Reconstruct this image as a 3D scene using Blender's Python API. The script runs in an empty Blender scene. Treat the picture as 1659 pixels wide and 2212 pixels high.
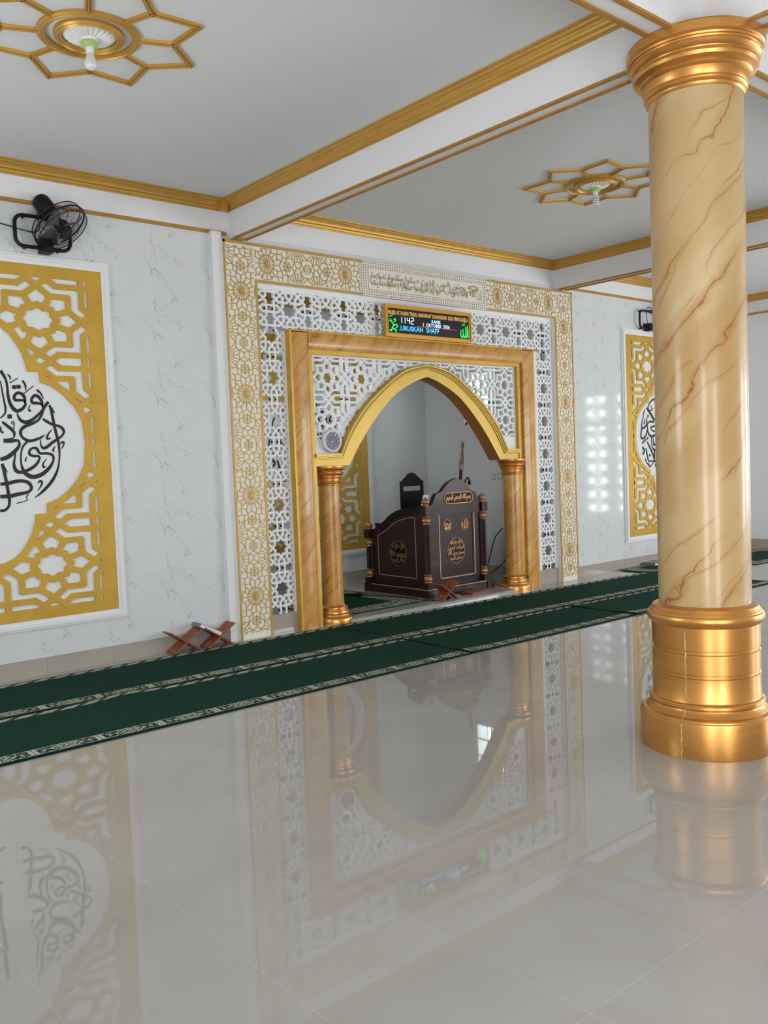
import bpy, math, random
from mathutils import Matrix, Vector

# ------------------------------------------------------------------ scene, camera
scene = bpy.context.scene
C = scene.collection
IMG_W, IMG_H = 1659, 2212
F_PX = 1905.19
YAW, PITCH, ROLL = 0.70508, -0.05434, -0.03876
CAM = Vector((-4.5026, -7.5385, 1.6941))

def camera_basis():
    f = Vector((math.sin(YAW)*math.cos(PITCH), math.cos(YAW)*math.cos(PITCH), math.sin(PITCH)))
    r0 = Vector((math.cos(YAW), -math.sin(YAW), 0.0))
    u0 = r0.cross(f)
    c, s = math.cos(ROLL), math.sin(ROLL)
    return r0*c + u0*s, u0*c - r0*s, f

_r, _u, _f = camera_basis()
cam_data = bpy.data.cameras.new('camera')
cam_data.sensor_fit = 'VERTICAL'
cam_data.sensor_height = 36.0
cam_data.lens = F_PX/IMG_H*36.0
cam_data.clip_start = 0.05
cam_data.clip_end = 200.0
cam = bpy.data.objects.new('camera', cam_data)
cam.matrix_world = Matrix(((_r.x, _u.x, -_f.x, CAM.x), (_r.y, _u.y, -_f.y, CAM.y), (_r.z, _u.z, -_f.z, CAM.z), (0, 0, 0, 1)))
C.objects.link(cam)
scene.camera = cam

# ------------------------------------------------------------------ view, world, daylight
scene.view_settings.view_transform = 'Standard'
scene.view_settings.look = 'None'
scene.view_settings.gamma = 1.0
scene.view_settings.use_curve_mapping = False
scene.view_settings.exposure = 0.66
try:
    scene.cycles.max_bounces = 8
    scene.cycles.diffuse_bounces = 5
    scene.cycles.glossy_bounces = 3
    scene.cycles.transparent_max_bounces = 8
    scene.cycles.caustics_reflective = False
    scene.cycles.caustics_refractive = False
    scene.cycles.sample_clamp_indirect = 6.0
    scene.cycles.use_denoising = True
    scene.cycles.use_adaptive_sampling = True
    scene.cycles.adaptive_threshold = 0.02
except Exception:
    pass

world = bpy.data.worlds.new('sky')
scene.world = world
world.use_nodes = True
_bg = world.node_tree.nodes['Background']
_bg.inputs[0].default_value = (0.86, 0.93, 1.0, 1)
_bg.inputs[1].default_value = 2.0

# room: inner faces of the walls
XL, XR, YB, YW, ZC = -4.95, 10.30, -10.0, 0.09, 4.32
# openings (daylight): left wall (y0,y1,z0,z1), rear wall (x0,x1,z0,z1), right wall (y0,y1,z0,z1)
OPEN_LEFT = [(-9.6, -8.0, 0.0, 2.75), (-3.2, -1.6, 1.7, 2.8)]
OPEN_BACK = [(-3.2, -1.8, 0.0, 2.5), (6.3, 9.6, 0.5, 2.9)]
OPEN_RIGHT = [(-3.32, -2.74, 0.5, 2.95), (-2.58, -2.0, 0.5, 2.95), (-8.2, -6.2, 0.7, 2.9)]
DAY = (0.965, 0.985, 1.0)
RAD = 5.2

def daylight(name, loc, rot, w, h, radiance):
    l = bpy.data.lights.new(name, 'AREA')
    l.shape = 'RECTANGLE'; l.size = w; l.size_y = h
    l.color = DAY
    l.energy = radiance*math.pi*w*h
    o = bpy.data.objects.new(name, l); C.objects.link(o)
    o.location = loc; o.rotation_euler = rot
    return o

H = math.pi/2
for (y0, y1, z0, z1) in OPEN_LEFT:
    daylight('daylight_opening', (XL-0.16, (y0+y1)/2, (z0+z1)/2), (H, 0, -H), y1-y0, z1-z0, RAD)
for (x0, x1, z0, z1) in OPEN_BACK:
    daylight('daylight_opening', ((x0+x1)/2, YB-0.16, (z0+z1)/2), (H, 0, 0), x1-x0, z1-z0, RAD)
for (y0, y1, z0, z1) in OPEN_RIGHT:
    daylight('daylight_opening', (XR+0.16, (y0+y1)/2, (z0+z1)/2), (H, 0, H), y1-y0, z1-z0, RAD)

# ------------------------------------------------------------------ helpers
def lin(c):
    return tuple((x/255/12.92 if x/255 <= 0.04045 else ((x/255+0.055)/1.055)**2.4) for x in c) + (1.0,)

class MB:
    """collects shapes and links them as one mesh object; M maps local to object space"""
    def __init__(s, M=None):
        s.v = []; s.f = []; s.mi = []; s.M = M or Matrix.Identity(4)
    def add(s, vs, fs, mi=0):
        n = len(s.v)
        s.v += [tuple(s.M @ Vector(p)) for p in vs]
        s.f += [tuple(i+n for i in f) for f in fs]
        s.mi += [mi]*len(fs)
        return s
    def box(s, x0, x1, y0, y1, z0, z1, mi=0):
        return s.add([(x0,y0,z0),(x1,y0,z0),(x1,y1,z0),(x0,y1,z0),(x0,y0,z1),(x1,y0,z1),(x1,y1,z1),(x0,y1,z1)],
                     [(0,3,2,1),(4,5,6,7),(0,1,5,4),(1,2,6,5),(2,3,7,6),(3,0,4,7)], mi)
    def bar(s, p, q, w, y0, y1, ext=None, mi=0):
        """bar in the local x-z plane from p to q, width w, depth y0..y1"""
        dx, dz = q[0]-p[0], q[1]-p[1]
        L = math.hypot(dx, dz)
        if L < 1e-6: return s
        dx /= L; dz /= L
        e = w*0.5 if ext is None else ext
        px, pz = p[0]-dx*e, p[1]-dz*e
        qx, qz = q[0]+dx*e, q[1]+dz*e
        nx, nz = -dz*w/2, dx*w/2
        c = [(px-nx,pz-nz),(qx-nx,qz-nz),(qx+nx,qz+nz),(px+nx,pz+nz)]
        vs = [(x,y0,z) for x,z in c] + [(x,y1,z) for x,z in c]
        return s.add(vs, [(0,1,2,3),(7,6,5,4),(0,4,5,1),(1,5,6,2),(2,6,7,3),(3,7,4,0)], mi)
    def prism(s, poly, y0, y1, mi=0):
        """polygon in the local x-z plane extruded along y"""
        n = len(poly)
        vs = [(x,y0,z) for x,z in poly] + [(x,y1,z) for x,z in poly]
        fs = [tuple(range(n)), tuple(range(2*n-1, n-1, -1))]
        fs += [(i, i+n, (i+1) % n+n, (i+1) % n) for i in range(n)]
        return s.add(vs, fs, mi)
    def stroke(s, pts, y0, y1, sub=5, mi=0):
        """brush stroke: pts = [(x,z,width)], Catmull-Rom smoothed, in the local x-z plane"""
        P = [Vector(p) for p in pts]
        if len(P) > 2:
            Q = []
            for i in range(len(P)-1):
                a, b, c, d = P[max(i-1,0)], P[i], P[i+1], P[min(i+2,len(P)-1)]
                for k in range(sub):
                    t = k/sub
                    Q.append(0.5*((2*b)+(c-a)*t+(2*a-5*b+4*c-d)*t*t+(3*b-a-3*c+d)*t**3))
            Q.append(P[-1]); P = Q
        vs = []
        n = len(P)
        for i, p in enumerate(P):
            t = P[min(i+1,n-1)]-P[max(i-1,0)]
            L = math.hypot(t.x, t.y) or 1
            w = max(p.z, 0.0008)/2
            nx, nz = -t.y/L*w, t.x/L*w
            for (x, z) in ((p.x+nx, p.y+nz), (p.x-nx, p.y-nz)):
                vs.append((x, y0, z)); vs.append((x, y1, z))
        fs = []
        for i in range(n-1):
            a = 4*i; b = a+4
            fs += [(a, b, b+2, a+2), (a+1, b+1, b, a), (a+2, b+2, b+3, a+3)]
        fs += [(0, 2, 3, 1), (4*n-4, 4*n-3, 4*n-1, 4*n-2)]
        return s.add(vs, fs, mi)
    def tube(s, path, r, n=10, mi=0, cap=True):
        P = [Vector(p) for p in path]; m = len(P); vs = []
        prev = None
        for i, p in enumerate(P):
            t = (P[min(i+1,m-1)]-P[max(i-1,0)]).normalized()
            if prev is None:
                a = Vector((0,0,1)) if abs(t.z) < 0.9 else Vector((1,0,0))
                nrm = t.cross(a).normalized()
            else:
                nrm = (prev - t*prev.dot(t)).normalized()
            prev = nrm; b = t.cross(nrm)
            rr = r[i] if isinstance(r, (list, tuple)) else r
            vs += [tuple(p + (nrm*math.cos(2*math.pi*k/n)+b*math.sin(2*math.pi*k/n))*rr) for k in range(n)]
        fs = [(i*n+k, i*n+(k+1) % n, (i+1)*n+(k+1) % n, (i+1)*n+k) for i in range(m-1) for k in range(n)]
        if cap: fs += [tuple(range(n-1,-1,-1)), tuple(range((m-1)*n, m*n))]
        return s.add(vs, fs, mi)
    def lathe(s, prof, n=48, cx=0, cy=0, mi=0):
        """prof = [(radius, z)] bottom to top about a vertical axis"""
        m = len(prof); vs = []
        for r, z in prof:
            vs += [(cx+r*math.cos(2*math.pi*k/n), cy+r*math.sin(2*math.pi*k/n), z) for k in range(n)]
        fs = [(i*n+k, i*n+(k+1) % n, (i+1)*n+(k+1) % n, (i+1)*n+k) for i in range(m-1) for k in range(n)]
        fs += [tuple(range(n-1,-1,-1)), tuple(range((m-1)*n, m*n))]
        return s.add(vs, fs, mi)
    def mesh(s, name):
        me = bpy.data.meshes.new(name)
        me.from_pydata(s.v, [], s.f); me.update()
        return me
    def build(s, name, mat, parent=None, smooth=None, loc=None):
        me = s.mesh(name)
        for m in (mat if isinstance(mat, (list, tuple)) else [mat]): me.materials.append(m)
        if any(s.mi): me.polygons.foreach_set('material_index', s.mi)
        if smooth is not None: smooth_by_angle(me, smooth)
        return link(name, me, parent, loc)

def smooth_by_angle(me, deg):
    import bmesh
    bm = bmesh.new(); bm.from_mesh(me)
    th = math.radians(deg)
    for f in bm.faces: f.smooth = True
    for e in bm.edges:
        e.smooth = not (len(e.link_faces) != 2 or e.calc_face_angle(0) > th)
    bm.to_mesh(me); bm.free()

def link(name, data, parent=None, loc=None):
    o = bpy.data.objects.new(name, data); C.objects.link(o)
    if parent is not None: o.parent = parent
    if loc is not None: o.location = loc
    return o

def tag(o, label=None, cat=None, group=None, kind=None):
    if label: o['label'] = label
    if cat: o['category'] = cat
    if group: o['group'] = group
    if kind: o['kind'] = kind
    return o

def thing(name, label, cat, loc=(0,0,0), rz=0.0, group=None):
    o = bpy.data.objects.new(name, None); C.objects.link(o)
    o.empty_display_size = 0.1
    o.location = loc; o.rotation_euler = (0, 0, rz)
    return tag(o, label, cat, group)

def struct(o, label=None):
    o['kind'] = 'structure'
    if label: o['label'] = label
    return o

def copy_tree(o, parent=None):
    c = o.copy(); C.objects.link(c); c.parent = parent
    for ch in list(o.children): copy_tree(ch, c)
    return c

def circ_pts(n, r=1.0, ph=0.0):
    return [(r*math.cos(ph+2*math.pi*k/n), r*math.sin(ph+2*math.pi*k/n)) for k in range(n)]

def clip_seg(p, q, x0, x1, z0, z1):
    """Liang-Barsky"""
    dx, dz = q[0]-p[0], q[1]-p[1]; t0, t1 = 0.0, 1.0
    for a, b in ((-dx, p[0]-x0), (dx, x1-p[0]), (-dz, p[1]-z0), (dz, z1-p[1])):
        if abs(a) < 1e-12:
            if b < 0: return None
        else:
            t = b/a
            if a < 0: t0 = max(t0, t)
            else: t1 = min(t1, t)
    if t1-t0 < 1e-6: return None
    return ((p[0]+dx*t0, p[1]+dz*t0), (p[0]+dx*t1, p[1]+dz*t1))

def inside(pt, poly):
    x, y = pt; c = False; n = len(poly)
    for i in range(n):
        x1, y1 = poly[i]; x2, y2 = poly[(i+1) % n]
        if (y1 > y) != (y2 > y) and x < (x2-x1)*(y-y1)/(y2-y1)+x1: c = not c
    return c

def cut_outside(p, q, poly):
    """the pieces of segment pq that lie outside polygon poly"""
    ts = [0.0, 1.0]; n = len(poly)
    rx, ry = q[0]-p[0], q[1]-p[1]
    for i in range(n):
        a, b = poly[i], poly[(i+1) % n]
        sx, sy = b[0]-a[0], b[1]-a[1]
        den = rx*sy-ry*sx
        if abs(den) < 1e-12: continue
        t = ((a[0]-p[0])*sy-(a[1]-p[1])*sx)/den
        u = ((a[0]-p[0])*ry-(a[1]-p[1])*rx)/den
        if 0 < t < 1 and 0 <= u <= 1: ts.append(t)
    ts.sort(); out = []
    for a, b in zip(ts, ts[1:]):
        if b-a > 1e-5 and not inside((p[0]+rx*(a+b)/2, p[1]+ry*(a+b)/2), poly):
            out.append(((p[0]+rx*a, p[1]+ry*a), (p[0]+rx*b, p[1]+ry*b)))
    return out

def add_bars(mb, segs, w, y0, y1, ext=None, step=0.00035, base=0):
    """bars of a fretwork; bars that overlap get slightly different front planes"""
    cell = {}; lev = []; bb = []
    R = 0.12
    for i, (p, q) in enumerate(segs):
        m = w*0.75+(ext or 0)
        b = (min(p[0],q[0])-m, max(p[0],q[0])+m, min(p[1],q[1])-m, max(p[1],q[1])+m); bb.append(b)
        keys = [(a, c) for a in range(math.floor(b[0]/R), math.floor(b[1]/R)+1) for c in range(math.floor(b[2]/R), math.floor(b[3]/R)+1)]
        used = set()
        for k in keys:
            for j in cell.get(k, ()):
                o = bb[j]
                if o[0] < b[1] and b[0] < o[1] and o[2] < b[3] and b[2] < o[3]: used.add(lev[j])
        l = base
        while l in used: l += 1
        lev.append(l)
        for k in keys: cell.setdefault(k, []).append(i)
        mb.bar(p, q, w, y0-step*l, y1, ext)
    return max(lev) if lev else 0

def text_shape(body, extrude=0.0):
    """verts, faces of a line of text in the x-y plane"""
    c = bpy.data.curves.new('lettering', 'FONT'); c.body = body; c.resolution_u = 2
    o = bpy.data.objects.new('lettering', c); C.objects.link(o)
    me = bpy.data.meshes.new_from_object(o.evaluated_get(bpy.context.evaluated_depsgraph_get()))
    vs = [(v.co.x, v.co.y) for v in me.vertices]; fs = [tuple(p.vertices) for p in me.polygons]
    bpy.data.objects.remove(o); bpy.data.curves.remove(c); bpy.data.meshes.remove(me)
    return vs, fs

def put_text(mb, body, x0, x1, z0, z1, y, mi=0, bold=0.0):
    """fit a line of text into the rectangle x0..x1, z0..z1 of the local x-z plane at depth y"""
    vs, fs = text_shape(body)
    if not vs: return
    a, b = min(v[0] for v in vs), max(v[0] for v in vs)
    c, d = min(v[1] for v in vs), max(v[1] for v in vs)
    sx, sz = (x1-x0)/(b-a), (z1-z0)/(d-c)
    offs = [(0, 0)] if not bold else [(0, 0), (bold, 0), (-bold, 0), (0, bold), (0, -bold)]
    for k, (ox, oz) in enumerate(offs):
        mb.add([(x0+(v[0]-a)*sx+ox, y-0.00015*k, z0+(v[1]-c)*sz+oz) for v in vs], fs, mi)

_AR = {'ا':(0xFE8D,0xFE8E,0,0),'ب':(0xFE8F,0xFE90,0xFE91,0xFE92),'ت':(0xFE95,0xFE96,0xFE97,0xFE98),'ح':(0xFEA1,0xFEA2,0xFEA3,0xFEA4),
 'د':(0xFEA9,0xFEAA,0,0),'ذ':(0xFEAB,0xFEAC,0,0),'ر':(0xFEAD,0xFEAE,0,0),'س':(0xFEB1,0xFEB2,0xFEB3,0xFEB4),'ص':(0xFEB9,0xFEBA,0xFEBB,0xFEBC),
 'ع':(0xFEC9,0xFECA,0xFECB,0xFECC),'ق':(0xFED5,0xFED6,0xFED7,0xFED8),'ك':(0xFED9,0xFEDA,0xFEDB,0xFEDC),'ل':(0xFEDD,0xFEDE,0xFEDF,0xFEE0),
 'م':(0xFEE1,0xFEE2,0xFEE3,0xFEE4),'ن':(0xFEE5,0xFEE6,0xFEE7,0xFEE8),'ه':(0xFEE9,0xFEEA,0xFEEB,0xFEEC),'و':(0xFEED,0xFEEE,0,0),
 'ي':(0xFEF1,0xFEF2,0xFEF3,0xFEF4),'ى':(0xFEEF,0xFEF0,0,0),'ئ':(0xFE89,0xFE8A,0xFE8B,0xFE8C),'أ':(0xFE83,0xFE84,0,0),'إ':(0xFE87,0xFE88,0,0)}
def arabic(t):
    """joined letter forms, laid out for left-to-right drawing"""
    out = []
    for w in t.split(' '):
        s = ''
        for i, ch in enumerate(w):
            f = _AR[ch]
            before = i > 0 and _AR[w[i-1]][2] != 0
            after = i < len(w)-1 and f[2] != 0
            s += chr(f[3] if before and after else f[1] if before else f[2] if after else f[0])
        out.append(s[::-1])
    return ' '.join(out[::-1])

# ------------------------------------------------------------------ materials
def _mat(name):
    m = bpy.data.materials.new(name); m.use_nodes = True
    nt = m.node_tree; b = nt.nodes['Principled BSDF']
    return m, nt, b

def mk(name, rgb, rough=0.5, metal=0.0, coat=0.0, spec=0.5, var=0.0, vscale=8.0, bump=0.0, bscale=60.0, emit=0.0, stretch=None):
    m, nt, b = _mat(name)
    b.inputs['Base Color'].default_value = lin(rgb)
    b.inputs['Roughness'].default_value = rough
    b.inputs['Metallic'].default_value = metal
    b.inputs['Coat Weight'].default_value = coat
    b.inputs['Coat Roughness'].default_value = 0.06
    b.inputs['Specular IOR Level'].default_value = spec
    if emit:
        b.inputs['Emission Color'].default_value = lin(rgb); b.inputs['Emission Strength'].default_value = emit
    if var or bump:
        tc = nt.nodes.new('ShaderNodeTexCoord')
        vec = tc.outputs['Object']
        if stretch:
            mp = nt.nodes.new('ShaderNodeMapping'); mp.inputs['Scale'].default_value = stretch
            nt.links.new(vec, mp.inputs['Vector']); vec = mp.outputs['Vector']
    if var:
        n = nt.nodes.new('ShaderNodeTexNoise'); n.inputs['Scale'].default_value = vscale; n.inputs['Detail'].default_value = 4
        nt.links.new(vec, n.inputs['Vector'])
        r = nt.nodes.new('ShaderNodeMapRange')
        r.inputs['From Min'].default_value = 0.3; r.inputs['From Max'].default_value = 0.7
        r.inputs['To Min'].default_value = 1-var; r.inputs['To Max'].default_value = 1+var
        nt.links.new(n.outputs['Fac'], r.inputs['Value'])
        mx = nt.nodes.new('ShaderNodeVectorMath'); mx.operation = 'SCALE'
        mx.inputs[0].default_value = lin(rgb)[:3]
        nt.links.new(r.outputs['Result'], mx.inputs['Scale'])
        nt.links.new(mx.outputs['Vector'], b.inputs['Base Color'])
    if bump:
        n2 = nt.nodes.new('ShaderNodeTexNoise'); n2.inputs['Scale'].default_value = bscale; n2.inputs['Detail'].default_value = 3
        nt.links.new(vec, n2.inputs['Vector'])
        bp = nt.nodes.new('ShaderNodeBump'); bp.inputs['Strength'].default_value = bump; bp.inputs['Distance'].default_value = 0.01
        nt.links.new(n2.outputs['Fac'], bp.inputs['Height']); nt.links.new(bp.outputs['Normal'], b.inputs['Normal'])
    return m

def _math(nt, op, a, b=None, c=None):
    n = nt.nodes.new('ShaderNodeMath'); n.operation = op
    for i, v in enumerate((a, b, c)):
        if v is None: continue
        if isinstance(v, (int, float)): n.inputs[i].default_value = v
        else: nt.links.new(v, n.inputs[i])
    return n.outputs[0]

def _noise(nt, vec, scale, detail=3.0, dist=0.0):
    n = nt.nodes.new('ShaderNodeTexNoise'); n.inputs['Scale'].default_value = scale
    n.inputs['Detail'].default_value = detail; n.inputs['Distortion'].default_value = dist
    nt.links.new(vec, n.inputs['Vector'])
    return n.outputs['Fac']

def _vec(nt, x, y, z=0.0):
    n = nt.nodes.new('ShaderNodeCombineXYZ')
    for i, v in enumerate((x, y, z)):
        if isinstance(v, (int, float)): n.inputs[i].default_value = v
        else: nt.links.new(v, n.inputs[i])
    return n.outputs[0]

def _ss(nt, v, a, b, lo=0.0, hi=1.0):
    r = nt.nodes.new('ShaderNodeMapRange'); r.interpolation_type = 'SMOOTHSTEP'
    r.inputs['From Min'].default_value = a; r.inputs['From Max'].default_value = b
    r.inputs['To Min'].default_value = lo; r.inputs['To Max'].default_value = hi
    nt.links.new(v, r.inputs['Value'])
    return r.outputs['Result']

def _mixc(nt, fac, a, b):
    n = nt.nodes.new('ShaderNodeMix'); n.data_type = 'RGBA'
    nt.links.new(fac, n.inputs[0]) if not isinstance(fac, (int, float)) else setattr(n.inputs[0], 'default_value', fac)
    for i, v in ((6, a), (7, b)):
        if isinstance(v, tuple): n.inputs[i].default_value = v
        else: nt.links.new(v, n.inputs[i])
    return n.outputs[2]

def warm_marble(name, wrap, base=(196,164,112), lo=(186,148,92), hi=(208,184,136), tilt=0.95, k=1.0, coat=0.22, crack=(140,84,36)):
    """painted onyx-like marble with slanting brown veins; wrap=True unrolls the pattern round a shaft"""
    m, nt, b = _mat(name)
    tc = nt.nodes.new('ShaderNodeTexCoord'); sp = nt.nodes.new('ShaderNodeSeparateXYZ')
    nt.links.new(tc.outputs['Object'], sp.inputs[0])
    if wrap:
        u = _math(nt, 'MULTIPLY', _math(nt, 'ARCTAN2', sp.outputs[1], sp.outputs[0]), wrap)
    else:
        u = _math(nt, 'ADD', sp.outputs[0], _math(nt, 'MULTIPLY', sp.outputs[1], 0.6))
    z = sp.outputs[2]
    ct, st = math.cos(tilt), math.sin(tilt)
    s = _math(nt, 'SUBTRACT', _math(nt, 'MULTIPLY', z, ct), _math(nt, 'MULTIPLY', u, st))     # across the veins
    t = _math(nt, 'ADD', _math(nt, 'MULTIPLY', z, st), _math(nt, 'MULTIPLY', u, ct))          # along the veins
    def layer(ks, kt, off, detail, dist): return _noise(nt, _vec(nt, _math(nt, 'MULTIPLY', s, ks*k), _math(nt, 'MULTIPLY', t, kt*k), off), 1.0, detail, dist)
    cloud = layer(2.4, 1.0, 11.0, 5.0, 0.5)
    soft = layer(3.2, 0.9, 4.4, 3.0, 0.4)
    msk = layer(1.3, 1.5, 3.1, 2.0, 0.0)
    msk2 = layer(1.5, 1.7, 23.1, 2.0, 0.0)
    fine = _math(nt, 'MULTIPLY', _math(nt, 'SUBTRACT', layer(14.0, 9.0, 2.2, 4.0, 0.0), 0.5), 0.30)
    def stripes(freq, amp, off, width):
        n_ = _math(nt, 'MULTIPLY', _math(nt, 'SUBTRACT', layer(1.6, 1.1, off, 3.0, 0.0), 0.5), amp)
        q = _math(nt, 'ADD', _math(nt, 'ADD', _math(nt, 'MULTIPLY', s, freq*k), n_), fine)
        d = _math(nt, 'ABSOLUTE', _math(nt, 'SUBTRACT', _math(nt, 'FRACT', q), 0.5))
        return d
    d1 = stripes(3.3, 2.2, 7.3, 0.02); d2 = stripes(5.1, 2.6, 31.7, 0.02)
    thin = _math(nt, 'MAXIMUM', _math(nt, 'MULTIPLY', _ss(nt, d1, 0.0, 0.024, 1.0, 0.0), _ss(nt, msk, 0.36, 0.48)), _math(nt, 'MULTIPLY', _ss(nt, d2, 0.0, 0.022, 0.7, 0.0), _ss(nt, msk2, 0.44, 0.54)))
    halo = _math(nt, 'MAXIMUM', _math(nt, 'MULTIPLY', _ss(nt, d1, 0.0, 0.17, 1.0, 0.0), _ss(nt, msk, 0.36, 0.58)), _math(nt, 'MULTIPLY', _ss(nt, d2, 0.0, 0.15, 0.7, 0.0), _ss(nt, msk2, 0.44, 0.62)))
    col = _mixc(nt, _ss(nt, cloud, 0.34, 0.66), lin(lo), lin(hi))
    col = _mixc(nt, _ss(nt, soft, 0.36, 0.60, 0.85, 0.1), col, lin(base))
    col = _mixc(nt, _math(nt, 'MULTIPLY', halo, 0.62), col, lin((182,126,66)))
    col = _mixc(nt, _math(nt, 'MULTIPLY', thin, 0.85), col, lin(crack))
    nt.links.new(col, b.inputs['Base Color'])
    b.inputs['Roughness'].default_value = 0.32
    b.inputs['Coat Weight'].default_value = coat
    b.inputs['Coat Roughness'].default_value = 0.04
    return m

def wall_marble(name):
    """polished white wall tile with hairline grey veins (the print repeats from tile to tile)"""
    m, nt, b = _mat(name)
    tc = nt.nodes.new('ShaderNodeTexCoord'); sp = nt.nodes.new('ShaderNodeSeparateXYZ')
    nt.links.new(tc.outputs['Object'], sp.inputs[0])
    x, z = sp.outputs[0], sp.outputs[2]
    def veins(tilt, kx, ky, off, width, m0, m1):
        ct, st = math.cos(tilt), math.sin(tilt)
        s = _math(nt, 'SUBTRACT', _math(nt, 'MULTIPLY', z, ct), _math(nt, 'MULTIPLY', x, st))
        t = _math(nt, 'ADD', _math(nt, 'MULTIPLY', z, st), _math(nt, 'MULTIPLY', x, ct))
        n = _noise(nt, _vec(nt, _math(nt, 'MULTIPLY', s, kx), _math(nt, 'MULTIPLY', t, ky), off), 1.0, 3.0, 0.25)
        r = _math(nt, 'ABSOLUTE', _math(nt, 'SUBTRACT', n, 0.5))
        k = _noise(nt, _vec(nt, _math(nt, 'MULTIPLY', s, 4.0), _math(nt, 'MULTIPLY', t, 4.5), off+4), 1.0, 2.0)
        return _math(nt, 'MULTIPLY', _ss(nt, r, 0.0, width, 1.0, 0.0), _ss(nt, k, m0, m1))
    v1 = veins(-0.92, 3.4, 0.55, 2.0, 0.0055, 0.40, 0.54)
    v2 = veins(0.50, 2.8, 0.5, 9.0, 0.0048, 0.44, 0.58)
    v3 = veins(-0.75, 6.0, 1.6, 5.5, 0.011, 0.56, 0.66)
    cloud = _noise(nt, tc.outputs['Object'], 3.5, 3.0)
    col = _mixc(nt, _ss(nt, cloud, 0.35, 0.65), lin((220,222,223)), lin((222,224,225)))
    col = _mixc(nt, _math(nt, 'MULTIPLY', v1, 0.42), col, lin((130,134,136)))
    col = _mixc(nt, _math(nt, 'MULTIPLY', v2, 0.40), col, lin((130,134,136)))
    col = _mixc(nt, _math(nt, 'MULTIPLY', v3, 0.40), col, lin((112,116,118)))
    nt.links.new(col, b.inputs['Base Color'])
    b.inputs['Roughness'].default_value = 0.07
    b.inputs['Specular IOR Level'].default_value = 0.5
    return m

def floor_mat(name):
    m, nt, b = _mat(name)
    tc = nt.nodes.new('ShaderNodeTexCoord'); oi = nt.nodes.new('ShaderNodeObjectInfo')
    gm = nt.nodes.new('ShaderNodeNewGeometry')
    n = _noise(nt, gm.outputs['Position'], 1.7, 6.0, 0.4)
    col = _mixc(nt, _ss(nt, n, 0.3, 0.7), lin((172,168,162)), lin((178,175,170)))
    col = _mixc(nt, _math(nt, 'MULTIPLY', oi.outputs['Random'], 0.25), col, lin((169,165,158)))
    nt.links.new(col, b.inputs['Base Color'])
    b.inputs['Roughness'].default_value = 0.022
    b.inputs['Specular IOR Level'].default_value = 0.62
    return m

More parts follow.
